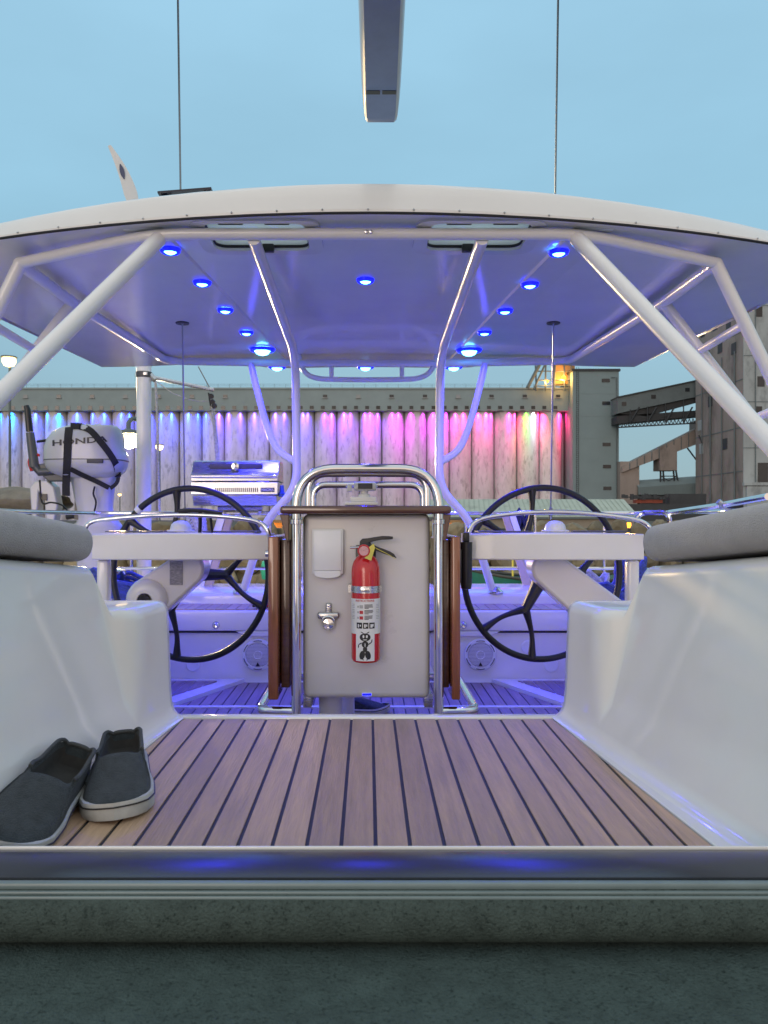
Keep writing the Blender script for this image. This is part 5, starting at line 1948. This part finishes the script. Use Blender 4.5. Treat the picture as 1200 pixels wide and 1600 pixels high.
# cowl: stacked rounded sections (centre px, half width px, depth ratio, y px)
secs = [(662, 140, 20, 0.6), (663.5, 137, 37, 0.75), (667, 133, 45, 0.85), (674, 129, 52, 0.92), (684, 126, 57, 1), (697, 124, 60, 1), (709, 126, 62, 1), (716, 127, 62.5, 1), (718, 127, 62.5, 1)]
low = [(719.2, 127, 62, 1), (727, 127, 61, 1), (736, 128, 56, 0.95), (742, 130, 46, 0.85), (746, 133, 36, 0.7)]


def ring(py, cxp, hw, dr, n=36, e=0.62):
    c_ = P(cxp, py, dO_ - 0.1)
    c_.y = dO_
    h = hw / F * (dO_ - 0.1)
    dy = 0.165 * dr * (0.55 + 0.45 * hw / 62)
    out = []
    for k in range(n):
        q = 2 * math.pi * k / n
        cs_, sn_ = math.cos(q), math.sin(q)
        out.append((c_.x + h * math.copysign(abs(cs_) ** e, cs_), c_.y + dy * math.copysign(abs(sn_) ** e, sn_), c_.z))
    return out


def cowl_front(px0, py0):
    """Depth of the cowl's near side at a pixel."""
    y = dO_ - 0.12
    for _ in range(5):
        f = y / (dO_ - 0.1)
        px, py = CX + (px0 - CX) * f, CY + (py0 - CY) * f
        for (p0, c0, w0, r0), (p1, c1, w1, r1) in zip(secs + low, (secs + low)[1:]):
            if p0 <= py <= p1:
                t = (py - p0) / (p1 - p0)
                cx_, hw, dr = c0 + (c1 - c0) * t, w0 + (w1 - w0) * t, r0 + (r1 - r0) * t
                dy = 0.165 * dr * (0.55 + 0.45 * hw / 62)
                u = min(0.999, abs(px - cx_) / hw)
                cs_ = u ** (1 / 0.62)
                y = dO_ - dy * math.sqrt(max(0.0, 1 - cs_ * cs_)) ** 0.62
                break
    return y


rows = [ring(*q) for q in secs]
b = MB().grid(rows, close=True)
b.add(rows[0], [list(range(36))])
cow = b.build('cowl', 'outboard', ob, smooth=60)
rows = [ring(q[0] - 0.4, q[1], q[2] + (0.6), q[3]) for q in (secs[-1],)] + [ring(secs[-1][0] + 1.0, 127, 63.2, 1)]
MB().grid(rows, close=True).build('cowl_seam', 'outboard_dark', ob)
rows = [ring(*q) for q in low]
MB().grid(rows, close=True).build('lower_cowl', 'outboard', ob, smooth=60)
MB().box(*[v for ab in zip(P(135, 722, dO_ - 0.172), P(161, 716.5, dO_ - 0.160)) for v in sorted(ab)], bev=0.002).build('cowl_latch', 'outboard_dark', ob) if False else None
a, c = P(135, 723.5, dO_ - 0.17), P(160, 717.2, dO_ - 0.17)
fy = cowl_front(147, 721)
MB().box(a.x, c.x, fy - 0.004, fy + 0.01, a.z, c.z, bev=0.002).build('cowl_latch', 'darkgrey', ob)
# leg
legs = [(744, 138, 36, 0.62), (760, 138, 32, 0.60), (790, 139, 28, 0.55), (806, 141, 28, 0.52), (816, 145, 33, 0.50), (824, 142, 42, 0.45), (850, 140, 30, 0.4), (960, 140, 24, 0.35)]
rows = [ring(*q) for q in legs]
MB().grid(rows, close=True).build('midsection', 'outboard', ob, smooth=60)
MB().grid([ring(750, 119, 9, 0.5), ring(812, 118, 9, 0.5)], close=True).build('swivel_bracket', 'tarp', ob, smooth=60)
# tiller with grip
b = MB().use('blackplastic').tube([mo(41, 634), mo(43, 640), mo(46.5, 674)], 0.02, n=14, radii=[0.017, 0.020, 0.023])
b.use('outboard_dark').tube([mo(47, 676), mo(54, 730)], 0.026, n=14, radii=[0.026, 0.031])
b.tube([mo(54, 728), mo(62, 738), mo(84, 736)], 0.026, n=12)
b.build('tiller', None, ob)
b = MB().tube(fillet([mo(50, 710), mo(61, 710.5), mo(60, 713)], 0.01), 0.008, n=8)
b.tube(spline([mo(50, 711), mo(46, 722), mo(50, 736)], 4), 0.012, n=8)
b.build('kill_cord', 'red', ob)
MB().tube([mo(58, 690), mo(72, 688)], 0.009, n=8).build('starter_grip', 'blackplastic', ob)
# clamp bracket
b = MB().prism([mo(46, 762), mo(54, 752), mo(72, 750), mo(84, 760), mo(90, 790), mo(84, 815), mo(72, 815), mo(68, 775), mo(60, 768), mo(57, 812), mo(49, 812)], (0, 0.10, 0))
b.build('clamp_bracket', 'outboard', ob, smooth=25, bevel=0.008)
b = MB().box(*[v for ab in zip(P(66, 782, dO_ - 0.01), P(76, 772, dO_ + 0.02)) for v in sorted(ab)])
b.tube(spline([mo(62, 750), mo(66, 785), mo(80, 785), mo(98, 790), mo(113, 808)], 5), 0.006, n=6)
b.tube([mo(104, 808), mo(117, 806)], 0.018, n=8)
b.build('clamp_screw', 'blackplastic', ob)
b = MB().prism([mo(60, 725), mo(85, 722), mo(110, 738), mo(112, 752), mo(75, 752), mo(64, 742)], (0, 0.07, 0))
b.build('shift_linkage', 'outboard_dark', ob, smooth=25, bevel=0.006)


def strap_path(pxs, w, name):
    """Flat webbing lying on the near side of the cowl."""
    pts = spline([Vector((px, py, 0)) for px, py in pxs], 6)
    rows = []
    for i, p in enumerate(pts):
        t = (pts[min(i + 1, len(pts) - 1)] - pts[max(i - 1, 0)]).normalized()
        nrm = Vector((-t.y, t.x, 0)) * w / 2
        r_ = []
        for q, lift in ((p - nrm, 0.006), (p + nrm, 0.006)):
            y = cowl_front(q.x, q.y) - lift if q.y < 746 else dO_ - 0.10
            r_.append(Vector(((q.x - CX) / F * y, y, (CY - q.y) / F * y)))
        rows.append([r_[0], r_[1], r_[1] + Vector((0, 0.004, 0)), r_[0] + Vector((0, 0.004, 0))])
    q = MB().grid(rows, close=True)
    q.add(rows[0], [[0, 1, 2, 3]])
    q.add(rows[-1], [[0, 1, 2, 3]])
    return q.build(name, 'strap', ob, smooth=50)


strap_path([(108, 666), (106, 685), (105, 710), (104, 735), (103, 760), (103, 775)], 12, 'strap')
strap_path([(110, 665.5), (124, 666), (140, 672), (155, 688), (172, 710), (182, 728), (184, 745)], 10, 'strap')
strap_path([(110, 733), (130, 743), (150, 752), (170, 762)], 7.5, 'strap')
strap_path([(185, 738), (184, 750), (180, 757), (172, 763)], 6, 'strap')
MB().tube(spline([P(148, 760, dO_ - 0.10), P(146, 772, dO_ - 0.105), P(150, 785, dO_ - 0.10), P(146, 805, dO_ - 0.10)], 5), 0.006, n=6).build('strap_tail', 'strap', ob)
# lettering on the cowl, wrapped onto its side
vs_, fs = text_mesh('HONDA', 0.068, 0.0016)
out = []
for v in vs_:
    px = 124 + v.x * F / dO_ * 1.42
    py = 689.5 - v.y * F / dO_ * 0.78 - (px - 124) * 0.08
    y = cowl_front(px, py) - 0.0025
    out.append(((px - CX) / F * y, y, (CY - py) / F * y))
MB().add(out, fs).build('lettering', 'letters', ob, smooth=0)

# barbecue
gr = thing('barbecue', 'stainless marine barbecue mounted on the stern rail', 'barbecue')
dG = 4.72


def gp(px, py, dd=0.0):
    return P(px, py, dG + dd)


x0, x1 = gp(298, 0).x, gp(434.5, 0).x


def gz(py):
    return (CY - py) / F * dG


def gprism(prof, name, m, xa=x0, xb=x1, bev=0.004):
    q = MB().prism([(xa, y, z) for y, z in prof], (xb - xa, 0, 0))
    return q.build(name, m, gr, smooth=30, bevel=bev)


gprism([(dG + 0.02, gz(737)), (dG + 0.06, gz(720)), (dG + 0.10, gz(718)), (dG + 0.28, gz(718)), (dG + 0.30, gz(752)), (dG, gz(752)), (dG - 0.002, gz(741))], 'lid', 'dullsteel')
MB().box(x0 + 0.11, x1 - 0.10, dG + 0.030, dG + 0.045, gz(734), gz(724), rot=(R(0), 0, 0), bev=0.002).build('lid_plate', 'darkgrey', gr)
MB().lathe([(0.001, -0.025), (0.022, -0.022), (0.026, -0.012), (0.02, 0)], (gp(367, 0).x, dG + 0.030, gz(728.5)), axis=(0, 1, 0), n=20).build('thermometer', 'steel', gr)
b = MB().tube([(x0 + 0.012, dG - 0.03, gz(744.5)), (x1 - 0.012, dG - 0.03, gz(744.5))], 0.011, n=12)
b.tube([(x0 + 0.04, dG - 0.03, gz(744.5)), (x0 + 0.04, dG, gz(744.5))], 0.008, n=8)
b.tube([(x1 - 0.04, dG - 0.03, gz(744.5)), (x1 - 0.04, dG, gz(744.5))], 0.008, n=8)
b.build('handle', 'steel', gr)
gprism([(dG - 0.006, gz(753)), (dG + 0.30, gz(753)), (dG + 0.30, gz(773)), (dG - 0.006, gz(773))], 'fire_box', 'dullsteel')
gprism([(dG - 0.004, gz(774)), (dG + 0.29, gz(774)), (dG + 0.27, gz(790)), (dG + 0.03, gz(790))], 'drip_tray', 'dullsteel', x0 + 0.01, x1 - 0.01)
b = MB()
for k in range(22):
    xx = gp(337.5 + k * 3.1, 0).x
    b.box(xx - 0.0032, xx + 0.0032, dG - 0.0085, dG - 0.0055, gz(769), gz(762))
b.build('vent_slots', 'ink', gr, smooth=0)
MB().box(gp(407.5, 0).x, gp(429, 0).x, dG - 0.009, dG - 0.0065, gz(769), gz(762)).build('nameplate', 'darkgrey', gr, smooth=0)
vs_, fs = text_mesh('MAGMA', 0.022, 0.0003)
cx_ = gp(418.2, 0).x
MB().add([(cx_ + v.x * 0.95, dG - 0.0095, gz(765.5) + v.y) for v in vs_], fs).build('lettering', 'label', gr, smooth=0)
MB().lathe([(0.02, 0.02), (0.022, 0.0), (0.016, -0.01), (0.012, -0.05), (0.001, -0.052)], (gp(439.5, 0).x, dG + 0.03, gz(771)), axis=(0, 0, -1), n=16).build('gas_knob', mat('blue knob', (0.03, 0.08, 0.35), 0.3, var=0.1), gr)
b = MB().tube([(gp(345, 0).x, dG + 0.12, gz(790)), (gp(345, 0).x, dG + 0.16, gz(803))], 0.014, n=10)
b.tube([(gp(400, 0).x, dG + 0.12, gz(790)), (gp(400, 0).x, dG + 0.16, gz(803))], 0.014, n=10)
b.tube([(gp(335, 0).x, dG + 0.12, gz(794)), (gp(406, 0).x, dG + 0.12, gz(794))], 0.018, n=10)
b.build('rail_mount', 'dullsteel', gr)

# stern rails
for s in (-1, 1):
    lab = 'polished stern rail carrying the outboard motor and barbecue' if s < 0 else 'polished stern rail in front of the green roofed warehouse'
    t = thing('stern_rail', lab, 'rail', 'stern rails')
    d0 = 4.88
    xs_ = (-0.45, -1.0, -1.62) if s < 0 else (0.40, 0.98, 1.60)
    top = fillet([(s * 0.42, d0, -0.42), (s * 0.42, d0, 0.025), (s * 1.72, d0 - 0.02, 0.025), (s * 1.86, d0 - 0.9, 0.03), (s * 1.9, d0 - 2.0, 0.05)], 0.09, 8)
    MB().tube(top, 0.0125, n=12).build('top_rail', 'steel', t)
    mid = fillet([(s * 0.43, d0, -0.325), (s * 1.72, d0 - 0.02, -0.325), (s * 1.86, d0 - 0.9, -0.325)], 0.09, 8)
    MB().tube(mid, 0.0105, n=10).build('mid_rail', 'steel', t)
    for xx in (0.62, 1.06, 1.5):
        MB().tube([(s * xx, d0, -0.43), (s * xx, d0, 0.02)], 0.0115, n=10).build('stanchion', 'steel', t)
    # pale flat brace inside the rail; the tan half has warm light put into its colour
    p0_, p1_ = P(575 + s * 210, 806, 4.83), P(575 + s * 249, 934, 4.80)
    if s > 0:
        MB().prism([p0_, p0_ + Vector((0.04, 0, 0)), p1_ + Vector((0.055, 0, 0)), p1_], (0, 0.03, 0)).build('brace', 'tan', t, smooth=0, bevel=0.004)
        MB().prism([p0_ + Vector((0.043, 0, 0)), p0_ + Vector((0.085, 0, 0)), p1_ + Vector((0.10, 0, 0)), p1_ + Vector((0.058, 0, 0))], (0, 0.05, 0)).build('brace', 'whitepaint', t, smooth=0, bevel=0.004)
    else:
        MB().prism([p0_, p0_ - Vector((0.045, 0, 0)), p1_ - Vector((0.05, 0, 0)), p1_], (0, 0.03, 0)).build('brace', 'tan', t, smooth=0, bevel=0.004)
        MB().prism([p0_ - Vector((0.048, 0, 0)), p0_ - Vector((0.10, 0, 0)), p1_ - Vector((0.10, 0, 0)), p1_ - Vector((0.053, 0, 0))], (0, 0.05, 0)).build('brace', 'whitepaint', t, smooth=0, bevel=0.004)

# lifeline rails rising above the right cushion
t = thing('lifeline_rail', 'polished rail with a clamp above the right seat cushion', 'rail')
MB().tube(fillet([P(992, 812, 3.5), P(1003, 801, 3.5), P(1046, 800.5, 3.4), P(1046, 830, 3.4)], 0.04), 0.0115, n=10).build('end_loop', 'steel', t)
MB().tube([P(1046, 801, 3.4), P(1125, 790, 2.9), P(1200, 776, 2.5)], 0.012, n=10).build('upper_rail', 'steel', t)
b = MB().tube([P(1122, 783, 2.86), P(1133, 793, 2.86), P(1142, 797, 2.86)], 0.011, n=10)
b.tube([P(1125, 792, 2.88), P(1140, 788, 2.86)], 0.013, n=10)
b.build('clamp', 'dullsteel', t)
MB().box(*[v for ab in zip(P(1142, 795, 2.8), P(1155, 785, 2.84)) for v in sorted(ab)], bev=0.008).build('fitting', 'blackplastic', t)

# coiled ropes
def coil(cx, cy_, d, rx, ry, turns, m, label, tilt=0.2, name='rope_coil', rr=0.011):
    b = MB()
    rnd = random.Random(int(cx))
    c_ = P(cx, cy_, d)
    pts = []
    n = turns * 16
    for k in range(n):
        q = 2 * math.pi * k / 16
        f = 1 + 0.12 * math.sin(k * 0.37) + rnd.uniform(-0.05, 0.05)
        pts.append(c_ + Vector((rx * f * math.cos(q), ry * f * math.sin(q) * 0.8, (k / n - 0.5) * 2 * tilt * ry + 0.03 * math.sin(q * 0.5 + k) + 0.012 * math.sin(2 * q))))
    b.tube(pts, rr, n=7)
    return tag(b.build(name, m), label, 'rope', 'coiled ropes on the side decks')


coil(195, 920, 3.9, 0.17, 0.14, 8, 'rope_blue', 'coil of blue rope lying beside the left console post', 0.5)
coil(984, 905, 3.9, 0.07, 0.07, 11, 'rope_blue', 'blue rope wound high on a winch beside the right console post', 1.3, rr=0.012)
coil(957, 930, 3.7, 0.12, 0.10, 5, 'rope_blue', 'flat coil of blue rope at the foot of the winch', 0.3)
coil(926, 912, 4.2, 0.09, 0.07, 5, 'rope_white', 'loose coil of pale green rope behind the right steering wheel', 0.6)
coil(816, 813, 4.86, 0.035, 0.045, 9, 'darkrope', 'dark coil of line hung on the stern rail at the right wheel', 0.8, rr=0.008)
coil(308, 822, 4.7, 0.055, 0.05, 8, 'rope_white', 'small hank of line on the stern rail under the throttle lever', 1.4, rr=0.008)

# winch drums and side decks
for s, px in ((-1, 178), (1, 984)):
    t = thing('winch', 'chrome sheet winch with rope on the ' + ('motor side deck' if s < 0 else 'tower side deck'), 'winch', 'sheet winches')
    c_ = P(px, 950, 3.9)
    MB().lathe([(0.065, 0), (0.065, 0.03), (0.045, 0.05), (0.045, 0.13), (0.06, 0.16), (0.06, 0.19), (0.02, 0.20), (0.001, 0.2)], c_, n=24).build('drum', 'steel', t)
b = MB()
for s in (-1, 1):
    b.box(*sorted((s * 1.06, s * 2.1)), 1.94, 4.95, SZ - 0.4, -0.47, bev=0.02, seg=3)
tag(b.build('side_deck', 'gelcoat', smooth=40), 'white side decks outboard of the cockpit', 'deck', kind='structure')
hl = MB()
hl.box(-2.1, 2.1, 0.26, 4.94, -2.9, SZ - 0.06)
tag(hl.build('hull', 'gelcoat', smooth=0), 'white hull under the cockpit', 'hull', kind='structure')

# brown bundles and dinghy gear beyond the left rail
tp = thing('tarp_bundle', 'crumpled brown tarpaulin bundle behind the outboard motor bracket', 'tarpaulin')
rows = []
rnd = random.Random(3)
for i in range(11):
    u = i / 10
    r_ = []
    for k in range(18):
        q = 2 * math.pi * k / 18
        f = 1 + rnd.uniform(-0.16, 0.16)
        p = P(-45 + 140 * u, 789, 6.0)
        w = (0.30 * math.sin(math.pi * (0.08 + 0.86 * u)) ** 0.5) * f
        r_.append((p.x, p.y + 0.25 * math.sin(q) * f, p.z + 0.02 + 0.42 * w * math.cos(q)))
    rows.append(r_)
q = MB().grid(rows, close=True)
q.build('cover', 'tarp', tp, smooth=60, subsurf=1)
